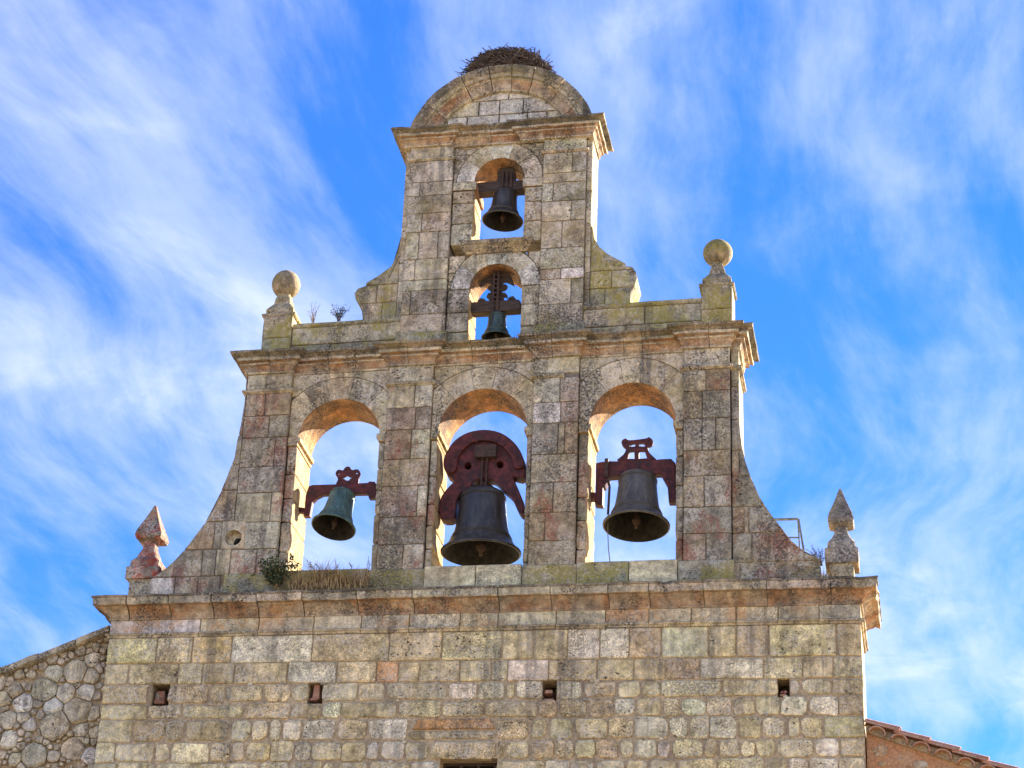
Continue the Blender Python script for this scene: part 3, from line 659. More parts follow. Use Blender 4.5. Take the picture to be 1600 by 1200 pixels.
# ---- entablature cornice of the middle tier, breaking forward over the pilasters
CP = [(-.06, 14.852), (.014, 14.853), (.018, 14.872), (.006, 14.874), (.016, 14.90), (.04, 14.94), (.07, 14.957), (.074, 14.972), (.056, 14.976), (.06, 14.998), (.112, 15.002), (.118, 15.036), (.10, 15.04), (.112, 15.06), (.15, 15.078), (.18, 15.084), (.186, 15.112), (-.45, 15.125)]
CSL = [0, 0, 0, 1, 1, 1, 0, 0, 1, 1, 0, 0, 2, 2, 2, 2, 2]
ent = MB(); ent.box(-3.11, 3.11, YW+.01, YK, 14.86, 15.1); ent = ent.build('middle_cornice', M['joint'], BG)
CW = [('beige', 3), ('grey', 3), ('tan', 2)]
for (x0, x1) in OPEN:   # straight runs between
    a, b = PX[OPEN.index((x0, x1))][1], PX[OPEN.index((x0, x1))+1][0]
    cuts = [a-.02, a+(b-a)*rnd(.3, .45), a+(b-a)*rnd(.6, .75), b+.02]
    for p, q in zip(cuts, cuts[1:]): moulding('cornice_block', [(p+.003, YW, 0, -1), (q-.003, YW, 0, -1)], CP, ent, [M['crust'], M['patina_shade'], M['weather']], pick(CW), slots=CSL, jit=.005, seg=.085)
for pi, (a, b) in enumerate(PX):
    yf = YP-.02
    m_ = (a+b)/2+rnd(-.06, .06)
    lp = [(a, YW, -1, -1), (a, yf, -1, -1), (m_-.003, yf, 0, -1)]; rp = [(m_+.003, yf, 0, -1), (b, yf, 1, -1), (b, YW, 1, -1)]
    if pi == 0: lp = [(-3.118, YK, -1, 1), (-3.118, yf, -1, -1), (m_-.003, yf, 0, -1)]
    if pi == 3: rp = [(m_+.003, yf, 0, -1), (b, yf, 1, -1), (b, YW-.001, 1, -1), (3.125, YW-.001, 1, -1), (3.125, YK, 1, 1)]
    for pl in (lp, rp): moulding('cornice_block', pl, CP, ent, [M['crust'], M['patina_shade'], M['weather']], pick(CW), slots=CSL, jit=.005, seg=.085)
tb = MB(); tb.box(-3.1, 3.1, YP+.02, YK, 15.09, 15.13); tb.build('cornice_top', M['green'], ent, color=PAL['green'])

# ---- parapets and ball finials
for side, (x0, x1, js, zt) in enumerate(((-2.60, -1.17, [], 15.60), (1.17, 2.66, [1.95], 15.62))):
    pm = MB(); pm.box(x0, x1, .23, .62, 15.12, 15.55); par = pm.build('parapet', M['joint'], BG)
    xs = [x0]+js+[x1]
    for a, b in zip(xs, xs[1:]):
        stone('parapet_stone', [(a, 15.30), (b, 15.30), (b, 15.555), (a, 15.555)], .2, .64, par, M['green'], pick([('green', 3), ('grey', 2)]), gap=.003, rd=.01, bev=.012, back=True)
    for a, b in zip([x0, (x0+x1)/2-.2], [(x0+x1)/2-.2, x1]):
        stone('parapet_stone', [(a, 15.12), (b, 15.12), (b, 15.30), (a, 15.30)], .2, .64, par, M['green'], pick([('green', 2), ('grey', 2)]), gap=.003, rd=.01, bev=.012)
    moulding('parapet_coping', [(x0+.005, .2, 0, -1), (x1-.005, .2, 0, -1)], [(-.05, 15.55), (.004, 15.552), (.022, 15.566), (.025, 15.60), (-.2, 15.615), (-.44, 15.615), (-.44, 15.55)], par, M['green'], PAL['green'], jit=.004)
def ball_finial(cx, half, cz, r, nh, nz, fh, fz, bt, yc, label):
    blk = MB(); blk.box(cx-half+.02, cx+half-.02, .22, .60, 15.12, bt-.12); f = blk.build('ball_finial', M['joint'], BG, label=label)
    zm = (15.12+bt-.13)/2
    for a, b in ((15.12, zm), (zm, bt-.12)):
        stone('pedestal_stone', [(cx-half, a), (cx+half, a), (cx+half, b), (cx-half, b)], .19, .62, f, [M['green'], M['cream']], pick([('green', 2), ('ochre', .6)]), gap=.002, rd=.008, bev=.01, back=True, slot_fn=lambda p, q: 1 if min(p[0], q[0]) > cx+half-.05 else 0)
    ycb = .405
    v, fc = loft([(half+.01, bt-.125, .02), (half+.025, bt-.11, .02), (half+.025, bt-.085, .02), (half-.015, bt-.075, .02), (half-.015, bt, .03), (fh, bt+.01, .05), (fh*.86, bt+.05, .08), (fh*.62, bt+.11, .12), (nh*1.25, nz-.07, .15), (nh, nz-.02, .15), (nh*1.0, nz+.03, .15)], (cx, ycb)); mesh('neck', v, fc, M['green'], f, color=(.23, .19, .11))
    b = MB(); n = 28; prof = [(max(.001, r*math.cos(t_)), r*math.sin(t_)) for t_ in [(-math.pi/2+math.pi*k/18) for k in range(19)]]
    b.lathe(prof, (cx, ycb, cz), n); b.build('ball', M['green'], f, smooth=True, color=(.19, .16, .10))
ball_finial(-2.80, .196, 16.30-.0*1, .187, .08, 16.13, .175, 15.86, 15.87, .4, 'weathered stone ball on flared neck above the left end of the parapet')
ball_finial(2.85, .196, 16.385, .189, .066, 16.20, .18, 15.93, 15.90, .4, 'weathered stone ball on flared neck above the right end of the parapet')
def pyramid_finial(cx, tip, bz, bh, nz, nh, fz, fh, pz, ph, pb, m, c_, label):
    yc = .45
    k = MB(); k.box(cx-ph+.05, cx+ph-.06, yc-ph+.04, yc+ph-.04, 11.73, pb); f = k.build('pyramid_finial', M['pier'], BG, color=PAL['grey'], label=label)
    v, fc = loft([(ph-.005, pb, .03), (ph, pb+.01, .03), (ph, pz-.012, .03), (ph-.015, pz, .04)], (cx, yc)); mesh('plinth', v, fc, m, f, color=c_)
    v, fc = loft([(fh*.95, pz-.005, .06), (fh, pz+.02, .08), (fh*.98, fz-.01, .12), (fh*.70, fz+.06, .16), (nh*1.2, nz-.095, .18), (nh*1.05, nz-.03, .2), (nh, nz+.02, .2)], (cx, yc)); mesh('flared_neck', v, fc, m, f, color=c_)
    v, fc = loft([(nh*1.1, nz+.005, .2), (bh*.72, nz+.015, .16), (bh*.93, bz-.035, .12), (bh, bz, .1), (bh*.985, bz+.03, .08), (bh*.86, bz+.10, .05), (bh*.5, bz+(tip-bz)*.55, .05), (.012, tip, .05)], (cx, yc)); mesh('pyramid', v, fc, m, f, color=c_)
pyramid_finial(-4.262, 13.205, 12.745, .172, 12.68, .07, 12.40, .185, 12.30, .215, 12.13, M['redl'], PAL['pink'], 'pointed stone finial crusted with red lichen at the left end of the base cornice')
pyramid_finial(4.29, 13.085, 12.645, .152, 12.575, .072, 12.36, .165, 12.27, .195, 12.08, M['pier'], (.23, .195, .155), 'grey pointed stone finial at the right end of the base cornice')

# ---- top tier
TX = [(-1.177, -.595), (.605, 1.172)]
belf = MB()
for (a, b) in TX: belf.box(a+.012, b-.012, TP+.02, TK, 15.12, 18.12)
belf.box(-1.24, -1.17, TW+.02, TK, 15.12, 18.12, 0); belf.box(1.165, 1.238, TW+.02, TK, 15.12, 18.12, 1)
belfry = belf.build('belfry_wall', [M['joint'], M['cream']], BG)
TR = [([253, 284, 305, 332.5, 362, 404, 436.5, 453, 490, 521], [[], [656], [], [659], [654, 684], [636 + 12], [], [641], [], []], 670),
      ([241, 269, 284, 313, 344, 386, 418.6, 435, 474, 508], [[894], [], [864], [892], [878], [], [876], [892], []], 884)]
TCOL = {(0, 2, 0): 'dark', (0, 3, 1): 'pink', (0, 5, 1): 'light', (0, 0, 0): 'light', (0, 4, 0): 'grey', (0, 4, 1): 'grey', (1, 0, 0): 'light', (1, 2, 1): 'dark', (1, 4, 0): 'pink', (1, 4, 1): 'brown', (1, 5, 0): 'dark', (1, 6, 1): 'white', (1, 3, 0): 'light', (1, 7, 0): 'light', (1, 8, 0): 'grey', (0, 8, 0): 'pink', (0, 7, 0): 'brown'}
for pi, (x0, x1) in enumerate(TX):
    rows, spl, mid = TR[pi]; zs = [rat(mid, y, TP)[1] for y in rows]; zs[0] = 17.905; zs[-1] = max(zs[-1], 15.36)
    for r_ in range(len(rows)-1):
        xs = [x0]+[at(q, (rows[r_]+rows[r_+1])/2, TP)[0] for q in spl[r_]]+[x1]
        for q in range(len(xs)-1):
            k = TCOL.get((pi, r_, q)); cl = tuple(v*rnd(.95, 1.05) for v in PAL[k]) if k else pick(TOPW)
            stone('pilaster_stone', [(xs[q], zs[r_+1]), (xs[q+1], zs[r_+1]), (xs[q+1], zs[r_]), (xs[q], zs[r_])], TP, TP+.07, belfry, M['top'], cl, gap=.003, rd=.012, bev=.006, jit=.005, proud=.004, tilt=.004)
    stone('plinth_stone', [(x0-.05, 15.12), (x1+.04, 15.12), (x1+.04, zs[-1]), (x0-.05, zs[-1])], TP-.03, .5, belfry, M['green'], PAL['green'], gap=.002, rd=.012, bev=.014)
    stone('capital_stone', [(x0, 17.945), (x1, 17.945), (x1, 18.12), (x0, 18.12)], TP-.002, TP+.07, belfry, M['top'], pick([('light', 2), ('beige', 2), ('cream', 1)]), gap=.003, rd=.006, bev=.006)
    moulding('collar', [(x0, TW, -1, 0), (x0, TP, -1, -1), (x1, TP, 1, -1), (x1, TW, 1, 0)], [(-.02, 17.905), (.004, 17.907), (.018, 17.918), (.028, 17.922), (.03, 17.938), (.015, 17.947), (-.02, 17.948)], belfry, M['crust'], pick([('beige', 2), ('light', 1)]), jit=.002)
    # narrow outer strip
    a, b = ((-1.25, -1.177), (1.172, 1.248))[pi]
    z = 15.6
    while z < 18.1:
        z2 = min(18.12, z+rnd(.22, .36)); z2 = 18.12 if 18.12-z2 < .12 else z2
        stone('strip_stone', [(a, z), (b, z), (b, z2), (a, z2)], TW, TK, belfry, [M['top'], M['cream']], pick(TOPW), gap=.003, rd=.008, bev=.006, jit=.003, back=True, slot_fn=(lambda p, q: 1 if min(p[0], q[0]) > 1.22 else 0))
        z = z2
TOPN = [(-.306, .358, 17.58, 16.63, 18.115, .24), (-.303, .366, 15.98, 15.12, 16.47, .25)]
for ai, (x0, x1, sp_, zb, zt, rw) in enumerate(TOPN):
    cx, r_ = (x0+x1)/2, (x1-x0)/2; pl_, pr_ = TX[0][1], TX[1][0]
    arch = curve_mesh('arch', [[(pl_-.01, sp_), (x0-.02, sp_)]+circ(cx, sp_, r_+.02, 24, math.pi, 0, False)+[(pr_+.01, sp_), (pr_+.01, zt-.01), (pl_-.01, zt-.01)]], (TW+.03+TK-.03)/2, TK-TW-.06, M['joint'], BG, warp=True)
    for side, (a, b) in enumerate(((pl_, x0), (x1, pr_))):
        z = zb; inner = x0 if side == 0 else x1; top = sp_-.13 if ai == 0 else sp_
        while z < top-.01:
            z2 = z+rnd(.22, .34)
            if top-z2 < .14: z2 = top
            stone('jamb_stone', [(a, z), (b, z), (b, z2), (a, z2)], TW, TK, arch, [M['top'], M['ochre']], pick(TOPW), gap=.004, rd=.014, bev=.01, jit=.006, back=True, proud=.004, slot_fn=lambda p, q, i_=inner: 1 if abs((p[0]+q[0])/2-i_) < .03 else 0)
            z = z2
        if ai == 0:
            i0, i1 = (a, b+.025) if side == 0 else (a-.025, b)
            stone('impost', [(i0, top), (i1, top), (i1, sp_-.005), (i0, sp_-.005)], TW-.012, TK+.02, arch, [M['top'], M['soffit']], pick([('light', 2), ('grey', 1)]), gap=.001, rd=0, bev=.006, jit=.003, back=True, slot_fn=lambda p, q: 1)
        # haunch stones beside the ring
        arcp = circ(cx, sp_, r_+rw+.004, 10, math.pi if side == 0 else 0, math.pi/2, False)
        arcp = [p for p in arcp if pl_ < p[0] < pr_ and p[1] < zt-.02] or [(cx, zt)]
        reg = ([(pl_, sp_)] + ([arcp[0]] if True else []) + arcp[1:]+[(arcp[-1][0], zt), (pl_, zt)]) if side == 0 else ([(pr_, sp_), (pr_, zt), (arcp[-1][0], zt)]+arcp[::-1])
        if side == 0: reg[0] = (pl_, arcp[0][1])
        else: reg[0] = (pr_, arcp[0][1])
        cuts = [sp_-.02, sp_+.2, sp_+.42, zt] if zt-sp_ > .5 else [sp_-.02, sp_+.24, zt]
        for c0, c1 in zip(cuts, cuts[1:]):
            p = clip_rect(reg if area(reg) > 0 else reg[::-1], pl_, pr_, c0, c1)
            if len(p) >= 3: stone('haunch_stone', p, TW, TW+.12, arch, M['top'], pick([('light', 2), ('grey', 2), ('beige', 2)]), gap=.004, rd=0, bev=.006, jit=.003, proud=.003)
    nv = 5; angs = [math.pi*k/nv for k in range(nv+1)]
    for k in range(nv):
        a0, a1 = angs[k], angs[k+1]
        pts = circ(cx, sp_, r_, 5, a0, a1, False)[::-1]+circ(cx, sp_, (r_+rw), 4, a0, a1, False)
        pts = clip_rect(pts[::-1], pl_, pr_, sp_-.01, zt)
        stone('voussoir', pts, TW-.004, TK, arch, [M['top'], M['soffit']], tuple(v*rnd(.93, 1.05) for v in PAL['light' if k % 2 else 'white']), gap=.0012, rd=0, bev=.0025, jit=.002, step=.2, back=True, proud=.002, tilt=.002,
              slot_fn=lambda p, q, c_=cx, r0=r_, s0=sp_: 1 if abs(math.hypot((p[0]+q[0])/2-c_, (p[1]+q[1])/2-s0)-r0) < .05 else 0)
# projecting ledge under the upper opening
lg = MB(); lg.box(-.30, .36, TW, TK, 16.44, 16.62); lg = lg.build('ledge', M['crust'], BG, color=PAL['grey'])
moulding('ledge_moulding', [(-.36, TW+.02, -1, 0), (-.36, TW-.02, -1, -1), (.415, TW-.02, 1, -1), (.415, TW+.02, 1, 0)], [(-.1, 16.468), (.005, 16.47), (.02, 16.49), (.045, 16.51), (.08, 16.565), (.095, 16.572), (.097, 16.625), (-.1, 16.64)], lg, M['crust'], PAL['brown'], jit=.004)
for k in range(9):
    x = rnd(-.35, .4); r_ = rnd(.02, .035); b = MB(); b.lathe([(.001, .0), (r_, .004), (r_*.9, r_*.6), (r_*.4, r_), (.001, r_*1.05)], (x, TW-.07+rnd(0, .1), 16.625), 8); b.build('ledge_rubble', M['pier'], lg, smooth=True, color=PAL['grey'])

# ---- volutes beside the top tier
VL = ell(((633.5, 368), (631, 380), (624, 397), (610, 416), (591, 430), (572, 441.5), (571, 446), (559, 450), (553, 458), (555, 468), (562, 478), (565, 488), (566, 500)), TW)
VR = ell(((926, 352), (929, 372), (937, 385), (950, 396), (966, 405), (978, 411), (979, 415), (988, 416), (994, 424), (996, 433), (992, 446), (986, 456), (985, 468)), TW)
vlreg = [(-1.245, 15.3), (-1.245, VL[0][1])]+[(min(x, -1.247), z) for x, z in VL]+[(VL[-1][0], 15.3)]
vrreg = [(1.242, 15.3), (VR[-1][0], 15.3)]+[(max(x, 1.244), z) for x, z in VR[::-1]]+[(1.242, VR[0][1])]
vlreg = vlreg if area(vlreg) > 0 else vlreg[::-1]; vrreg = vrreg if area(vrreg) > 0 else vrreg[::-1]
for reg, sd in ((vlreg, -1), (vrreg, 1)):
    vc = curve_mesh('volute', [inset(reg, .01)], (TW+.02+TK-.05)/2, TK-TW-.07, M['green'], BG, warp=True, color=PAL['green'])
    xs = sorted([sd*1.245, sd*1.50, sd*2.2]); zs = [17., 16.12, 15.86, 15.3]
    for r_ in range(3):
        xx = [xs[0], xs[-1]] if r_ != 1 else [xs[0], sd*1.52, xs[-1]]
        if r_ == 2: xx = [xs[0], sd*1.44, xs[-1]]
        for a, b in zip(xx, xx[1:]):
            p = clip_rect(reg, a, b, zs[r_+1], zs[r_])
            if len(p) >= 3: stone('volute_stone', p, TW, TW+.1, vc, M['green'], pick([('green', 2), ('grey', 3), ('brown', 1)]), gap=.004, rd=0, bev=.01, jit=.004)

# ---- top cornice
TCP = [(o*.94, 18.115+(z-14.855)*.88) for o, z in CP]
tcm = MB(); tcm.box(-1.24, 1.24, TW+.01, TK, 18.11, 18.33); tco = tcm.build('top_cornice', M['joint'], BG)
TJ = [-1.25, -.62, -.1, .30, .62, 1.25]
for i, (a, b) in enumerate(zip(TJ, TJ[1:])):
    yf = TW-.03 if i in (1, 2) else TP-.025
    pl = [(a+.003, yf, 0, -1), (b-.003, yf, 0, -1)]
    if i == 0: pl = [(-1.25, TK, -1, 1), (-1.25, yf, -1, -1), (b-.003, yf, 1, -1), (b-.003, TW, 1, 0)]
    if i == 4: pl = [(a+.003, TW, -1, 0), (a+.003, yf, -1, -1), (1.25, yf, 1, -1), (1.25, TK, 1, 1)]
    if i == 3: pl = [(a+.003, TW, -1, 0), (a+.003, yf+.012, -1, -1), (b, yf+.012, 0, -1)]
    moulding('cornice_block', pl, TCP, tco, [M['crust'], M['patina_shade'], M['weather']], pick([('beige', 3), ('grey', 2), ('light', 1), ('tan', 1)]), slots=CSL, jit=.005, seg=.085)
# ---- curved pediment
PCX, PCZ, PRO, PRI = .04, 17.976, 1.28, .955
a_o = math.acos((18.34-PCZ)/PRO); a_i = math.acos((18.34-PCZ)/PRI)
tym = circ(PCX, PCZ, PRI+.05, 24, math.pi/2-a_i-.02, math.pi/2+a_i+.02, False)
tymo = curve_mesh('pediment', [inset(tym, .004)], (TW+.03+TK)/2, TK-TW-.05, M['joint'], BG, warp=True)
tz = [19.1, 18.83, 18.60, 18.34]; tj = [[-.9, .10, 1.], [-1., -.30, -.02, .30, 1.2], [-1.2, -.72, -.45, -.02, .36, .62, 1.2]]
for r_ in range(3):
    for a, b in zip(tj[r_], tj[r_][1:]):
        p = clip_rect(circ(PCX, PCZ, PRI+.03, 40, math.pi/2-a_i, math.pi/2+a_i, False), a, b, tz[r_+1], tz[r_])
        if len(p) >= 3: stone('tympanum_stone', p, TW, TW+.06, tymo, M['top'], pick([('white', 6), ('light', 1)] if not (r_ == 1 and b < -.2) else [('cream', 1)]), gap=.006, rd=0, bev=.008, jit=.005)
AP = [(-.06, PRI-.01), (.03, PRI), (.045, PRI+.02), (.06, PRI+.10), (.09, PRI+.14), (.095, PRI+.165), (.13, PRI+.172), (.135, PRI+.215), (.15, PRI+.222), (.175, PRI+.285), (.178, PRO), (-.45, PRO+.01)]
acuts = [-1, -.73, -.36, -.12, .08, .28, .56, .8, 1]
a_tot = math.acos((18.345-PCZ)/PRO)
for i, (u, v) in enumerate(zip(acuts, acuts[1:])):
    ns = 7; vs = []; fs = []; sl = []; n = len(AP); f_ = rnd(.95, 1.03); dr = rnd(-.006, .008)
    for s_ in range(ns+1):
        a = math.pi/2-(u+(v-u)*(s_/ns)+(.004 if s_ == 0 else -.004 if s_ == ns else 0))*a_tot
        for o, r_ in AP:
            r2 = r_+dr+rnd(-.003, .003); e = o*f_+(rnd(-.003, .003) if o > 0 else 0); vs.append((PCX+r2*math.cos(a), TW-.02-e, PCZ+r2*math.sin(a)))
    for s_ in range(ns):
        for k in range(n-1): fs.append((s_*n+k, (s_+1)*n+k, (s_+1)*n+k+1, s_*n+k+1)); sl.append(1 if k in (2, 3) else 2 if k > 7 else 0)
    fs.append(tuple(range(n))); fs.append(tuple(ns*n+k for k in range(n))[::-1]); sl += [0, 0]
    mesh('archivolt_block', vs, fs, [M['crust'], M['patina_shade'], M['weather']], tymo, slots=sl, color=pick([('grey', 3), ('beige', 2), ('brown', 1), ('green', 2)]))
# the roof of the pediment back to the rear
pr = MB(); arc = circ(PCX, PCZ, PRO-.01, 20, math.pi/2-a_tot, math.pi/2+a_tot, False)
pr.add([(x, TW+.1, z) for x, z in arc]+[(x, TK+.1, z) for x, z in arc], [(k, k+1, 22+k-1+0, 21+k) for k in range(20)]); pr.build('pediment_roof', M['green'], tymo, color=PAL['green'])

# ================================================================== BELLS
def bell_profile(r, h):
    o = [(0, 1.0), (.30, 1.0), (.46, .985), (.53, .955), (.555, .91), (.565, .86), (.575, .80), (.59, .70), (.615, .55), (.65, .40), (.70, .27), (.755, .19), (.765, .18), (.77, .165), (.80, .14), (.87, .075), (.94, .02), (1.0, .0), (.995, -.022), (.95, -.035), (.90, -.02), (.83, .05), (.72, .18), (.64, .30), (.58, .50), (.54, .75), (.48, .90), (0, .93)]
    return [(max(.001, a*r), b*h) for a, b in o]
def bell_bands(r, h):
    return [(.90, .022), (.47, .012), (.20, .02)]
def lathe_obj(name, prof, parent, m, n=48, rot=None, origin=(0, 0, 0), smooth=True):
    """a lathed part whose object origin is the crown, so that it can hang tilted"""
    vs = []; fs = []
    for r_, z in prof:
        for k in range(n): vs.append((r_*math.cos(k*2*math.pi/n), r_*math.sin(k*2*math.pi/n), z))
    for i in range(len(prof)-1):
        for k in range(n): fs.append((i*n+k, i*n+(k+1) % n, (i+1)*n+(k+1) % n, (i+1)*n+k)[::-1])
    me = bpy.data.meshes.new(name); me.from_pydata(vs, [], fs); me.materials.append(m)
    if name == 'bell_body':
        me.materials.append(M['bell_inside_shade'])
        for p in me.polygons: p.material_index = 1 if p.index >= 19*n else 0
    if smooth:
        for p in me.polygons: p.use_smooth = True
    me.update(); o = bpy.data.objects.new(name, me); link(o, parent, origin)
    if rot: o.rotation_euler = rot
    return o
def pxl(pts, s, ox, oy, y): return [at(ox+a/s, oy+b/s, y) for a, b in pts]
def bell(label, mouth, r, h, top, m, rot, label_part=None):
    root = thing('church_bell', (mouth[0], mouth[1], mouth[2]), label, 'bell', 'bells hung in the bell gable')
    crown = (top[0], mouth[1], top[1])
    pr_ = [(a, z-h) for a, z in bell_profile(r, h)]
    # raised bands on the waist
    body = lathe_obj('bell_body', pr_, root, m, rot=rot, origin=crown)
    for zf, rf, tw in ((.885, .572, .012), (.865, .574, .008), (.255, .712, .013), (.225, .735, .010), (.195, .758, .012)):
        prb = [(r*rf-.004, h*(zf-1)-tw/2), (r*rf+.007, h*(zf-1)-tw/3), (r*rf+.007, h*(zf-1)+tw/3), (r*rf-.006, h*(zf-1)+tw/2)]
        b = lathe_obj('moulded_band', prb, None, m); b.parent = body; b.location = (0, 0, 0)
    cl = lathe_obj('clapper', [(.001, -.12*h), (r*.035, -.12*h), (r*.04, -.75*h), (r*.10, -.84*h), (r*.13, -.90*h), (r*.11, -.95*h), (r*.05, -.99*h), (r*.045, -1.05*h), (.001, -1.055*h)], root, M['iron'], 12, rot, crown)
    cr = MB()
    for k in range(4):
        a = k*math.pi/2+.3; x, y_ = r*.16*math.cos(a), r*.16*math.sin(a)
        cr.tube([(crown[0]+x*1.3, crown[1]+y_*1.3, crown[2]-.02), (crown[0]+x*1.5, crown[1]+y_*1.5, crown[2]+h*.07), (crown[0]+x*.5, crown[1]+y_*.5, crown[2]+h*.14)], r*.05, 6)
    cr.build('crown_loops', M['iron'], root, warp=False)
    return root
# left bell of the lower arches: green, small, swung a little
yB = .5
b1 = bell('small green bell hanging tilted in the left arch of the lower tier', (-1.87, yB, 12.78), .282, .53, (-1.842, 13.32), M['bronze_green'], (R(-13), R(7), 0))
S5 = (3.53, 420, 600, yB)
hp = [(228, 574), (245, 568), (410, 563), (552, 556), (560, 548), (585, 550), (596, 570), (594, 632), (560, 632), (552, 606), (300, 612), (268, 628), (240, 655), (226, 730), (202, 730), (204, 712), (172, 706), (172, 690), (206, 694), (212, 620)]
curve_mesh('headstock', [pxl(hp, *S5)], yB, .09, M['rediron'], b1, .012)
crest = catmull([(380, 562), (386, 528), (372, 498), (386, 478), (412, 482), (426, 464), (446, 462), (460, 480), (490, 476), (504, 494), (494, 522), (480, 562)], 3)
curve_mesh('crest', [pxl(crest, *S5), pxl(circ(388, 497, 8, 10), *S5), pxl(circ(487, 494, 9, 10), *S5), pxl([(388, 521), (415, 514), (432, 503), (448, 512), (480, 517), (452, 528), (445, 538), (428, 538), (418, 530)], *S5)], yB, .05, M['rediron'], b1, .006)
# big middle bell
b2 = bell('largest dark bell under a round red iron headstock in the middle arch', (-.052, yB, 12.47), .495, .80, (-.07, 13.255), M['bronze'], (R(2), 0, 0))
S6 = (3.3333, 640, 580, yB)
hp = [(172, 775), (172, 685), (205, 632), (243, 592), (243, 582), (205, 545), (193, 500), (206, 452), (250, 390), (315, 350), (400, 335), (480, 350), (540, 390), (580, 440), (598, 490), (597, 562), (548, 558), (538, 545), (545, 580), (565, 625), (590, 690), (593, 752), (572, 735), (540, 665), (490, 622), (462, 590), (432, 574), (352, 577), (318, 612), (268, 650), (243, 705), (236, 775)]
curve_mesh('headstock', [pxl(catmull(hp, 3), *S6), pxl(circ(311, 510, 23, 14), *S6), pxl(circ(478, 503, 23, 14), *S6)], yB, .20, M['rediron'], b2, .012)
rim = [(193, 500), (206, 452), (250, 390), (315, 350), (400, 335), (480, 350), (540, 390), (580, 440), (598, 490), (598, 520), (560, 522), (545, 470), (510, 425), (460, 392), (400, 380), (335, 392), (290, 425), (258, 475), (245, 540), (205, 545)]
curve_mesh('headstock_rim', [pxl(catmull(rim, 3), *S6)], yB, .30, M['rediron'], b2, .014)
for q in ((311, 510), (478, 503)):
    bm = MB(); x, z = at(640+q[0]/3.3333, 580+q[1]/3.3333, yB); bm.add([(x+.085*math.cos(k*math.pi/8), yB+.098, z+.085*math.sin(k*math.pi/8)) for k in range(16)], [tuple(range(16))]); bm.build('hole_back', M['iron'], b2, warp=False)
bm = MB(); x0, z1 = at(640+345/3.3333, 580+388/3.3333, yB-.17); x1, z0 = at(640+450/3.3333, 580+446/3.3333, yB-.17); bm.box(x0, x1, yB-.19, yB-.1, z0, z1); bm.build('saddle_block', M['iron'], b2, warp=False)
for q in (380, 404):
    bm = MB(); x, zt = at(640+q/3.3333, 580+440/3.3333, yB-.13); _, zb = at(640+q/3.3333, 580+615/3.3333, yB-.13); bm.tube([(x, yB-.13, zt), (x, yB-.13, zb)], .014, 8); bm.build('tie_rod', M['iron'], b2, warp=False)
for k in range(11):
    a = math.pi*(.06+.88*k/10); x, z = at(640+(397+178*math.cos(a))/3.3333, 580+(520-160*math.sin(a))/3.3333, yB-.155); bm = MB(); bm.tube([(x, yB-.165, z), (x, yB-.14, z)], .013, 6); bm.build('bolt', M['rediron'], b2, warp=False)
# right bell
b3 = bell('grey bronze bell on a red yoke with open crest in the right arch', (1.838, yB, 12.70), .408, .69, (1.85, 13.385), M['bronze_grey'], (R(-5), R(.5), 0))
S7 = (3.2438, 860, 560, yB)
hp = [(240, 545), (262, 540), (300, 536), (345, 537), (530, 530), (565, 526), (612, 524), (630, 542), (633, 732), (608, 732), (602, 655), (566, 590), (300, 605), (276, 655), (265, 662), (263, 748), (235, 745), (232, 716), (205, 713), (207, 692), (238, 696)]
curve_mesh('headstock', [pxl(hp, *S7)], yB, .14, M['rediron'], b3, .014)
crest = catmull([(348, 528), (374, 492), (386, 464), (368, 444), (364, 424), (382, 412), (402, 421), (484, 412), (500, 405), (518, 420), (514, 442), (494, 452), (500, 482), (530, 528)], 3)
holes = [[(390, 515), (402, 472), (428, 470), (430, 515)], [(448, 515), (448, 470), (480, 470), (494, 512)], catmull([(400, 452), (408, 436), (430, 432), (432, 452)], 2), catmull([(448, 450), (450, 432), (476, 432), (482, 452)], 2), circ(381, 430, 5, 8), circ(502, 424, 5, 8)]
curve_mesh('crest', [pxl(crest, *S7)]+[pxl(h_, *S7) for h_ in holes], yB, .06, M['rediron'], b3, .005)
st = MB(); x, z = at(860+290/3.2438, 560+570/3.2438, yB)
st.box(x-.022, x+.022, yB-.118, yB+.118, z-.13, z+.115); st.build('strap', M['iron'], b3, warp=False)
st = MB(); st.tube([(*at(860+a/3.2438, 560+b_/3.2438, yB-.12)[:1], yB-.12, at(860+a/3.2438, 560+b_/3.2438, yB-.12)[1]) for a, b_ in ((288, 610), (300, 650), (292, 790))], .016, 6); st.build('wheel_cable', M['iron'], b3, warp=False)
st = MB(); st.tube([(*at(860+a/3.2438, 560+b_/3.2438, yB-.12)[:1], yB-.12, at(860+a/3.2438, 560+b_/3.2438, yB-.12)[1]) for a, b_ in ((292, 790), (291, 880), (294, 960), (303, 1045), (303, 1090))], .006, 5); st.build('bell_rope', M['rope'], b3, warp=False)
# upper bell of the top tier
yT = .47
b4 = bell('dark bell under a wooden beam in the topmost arch', (.034, yT, 17.10), .272, .45, (.062, 17.555), M['bronze'], (R(-1), R(3), 0))
S8 = (7.05, 730, 230, yT)
curve_mesh('headstock', [pxl([(100, 432), (350, 412), (640, 398), (640, 492), (420, 505), (135, 528), (128, 498)], *S8)], yT, .16, M['wood'], b4, .008)
curve_mesh('crest', [pxl(catmull([(330, 430), (350, 380), (345, 320), (365, 270), (400, 255), (420, 262), (450, 246), (500, 250), (528, 285), (525, 340), (535, 390), (560, 425)], 2), *S8)], yT, .12, M['wood'], b4, .01)
for q in (395, 440, 490):
    bm = MB(); x, zt = at(730+q/7.05, 230+265/7.05, yT-.1); _, zb = at(730+q/7.05, 230+510/7.05, yT-.1); bm.box(x-.012, x+.012, yT-.105, yT-.06, zb, zt); bm.build('strap', M['iron'], b4, warp=False)
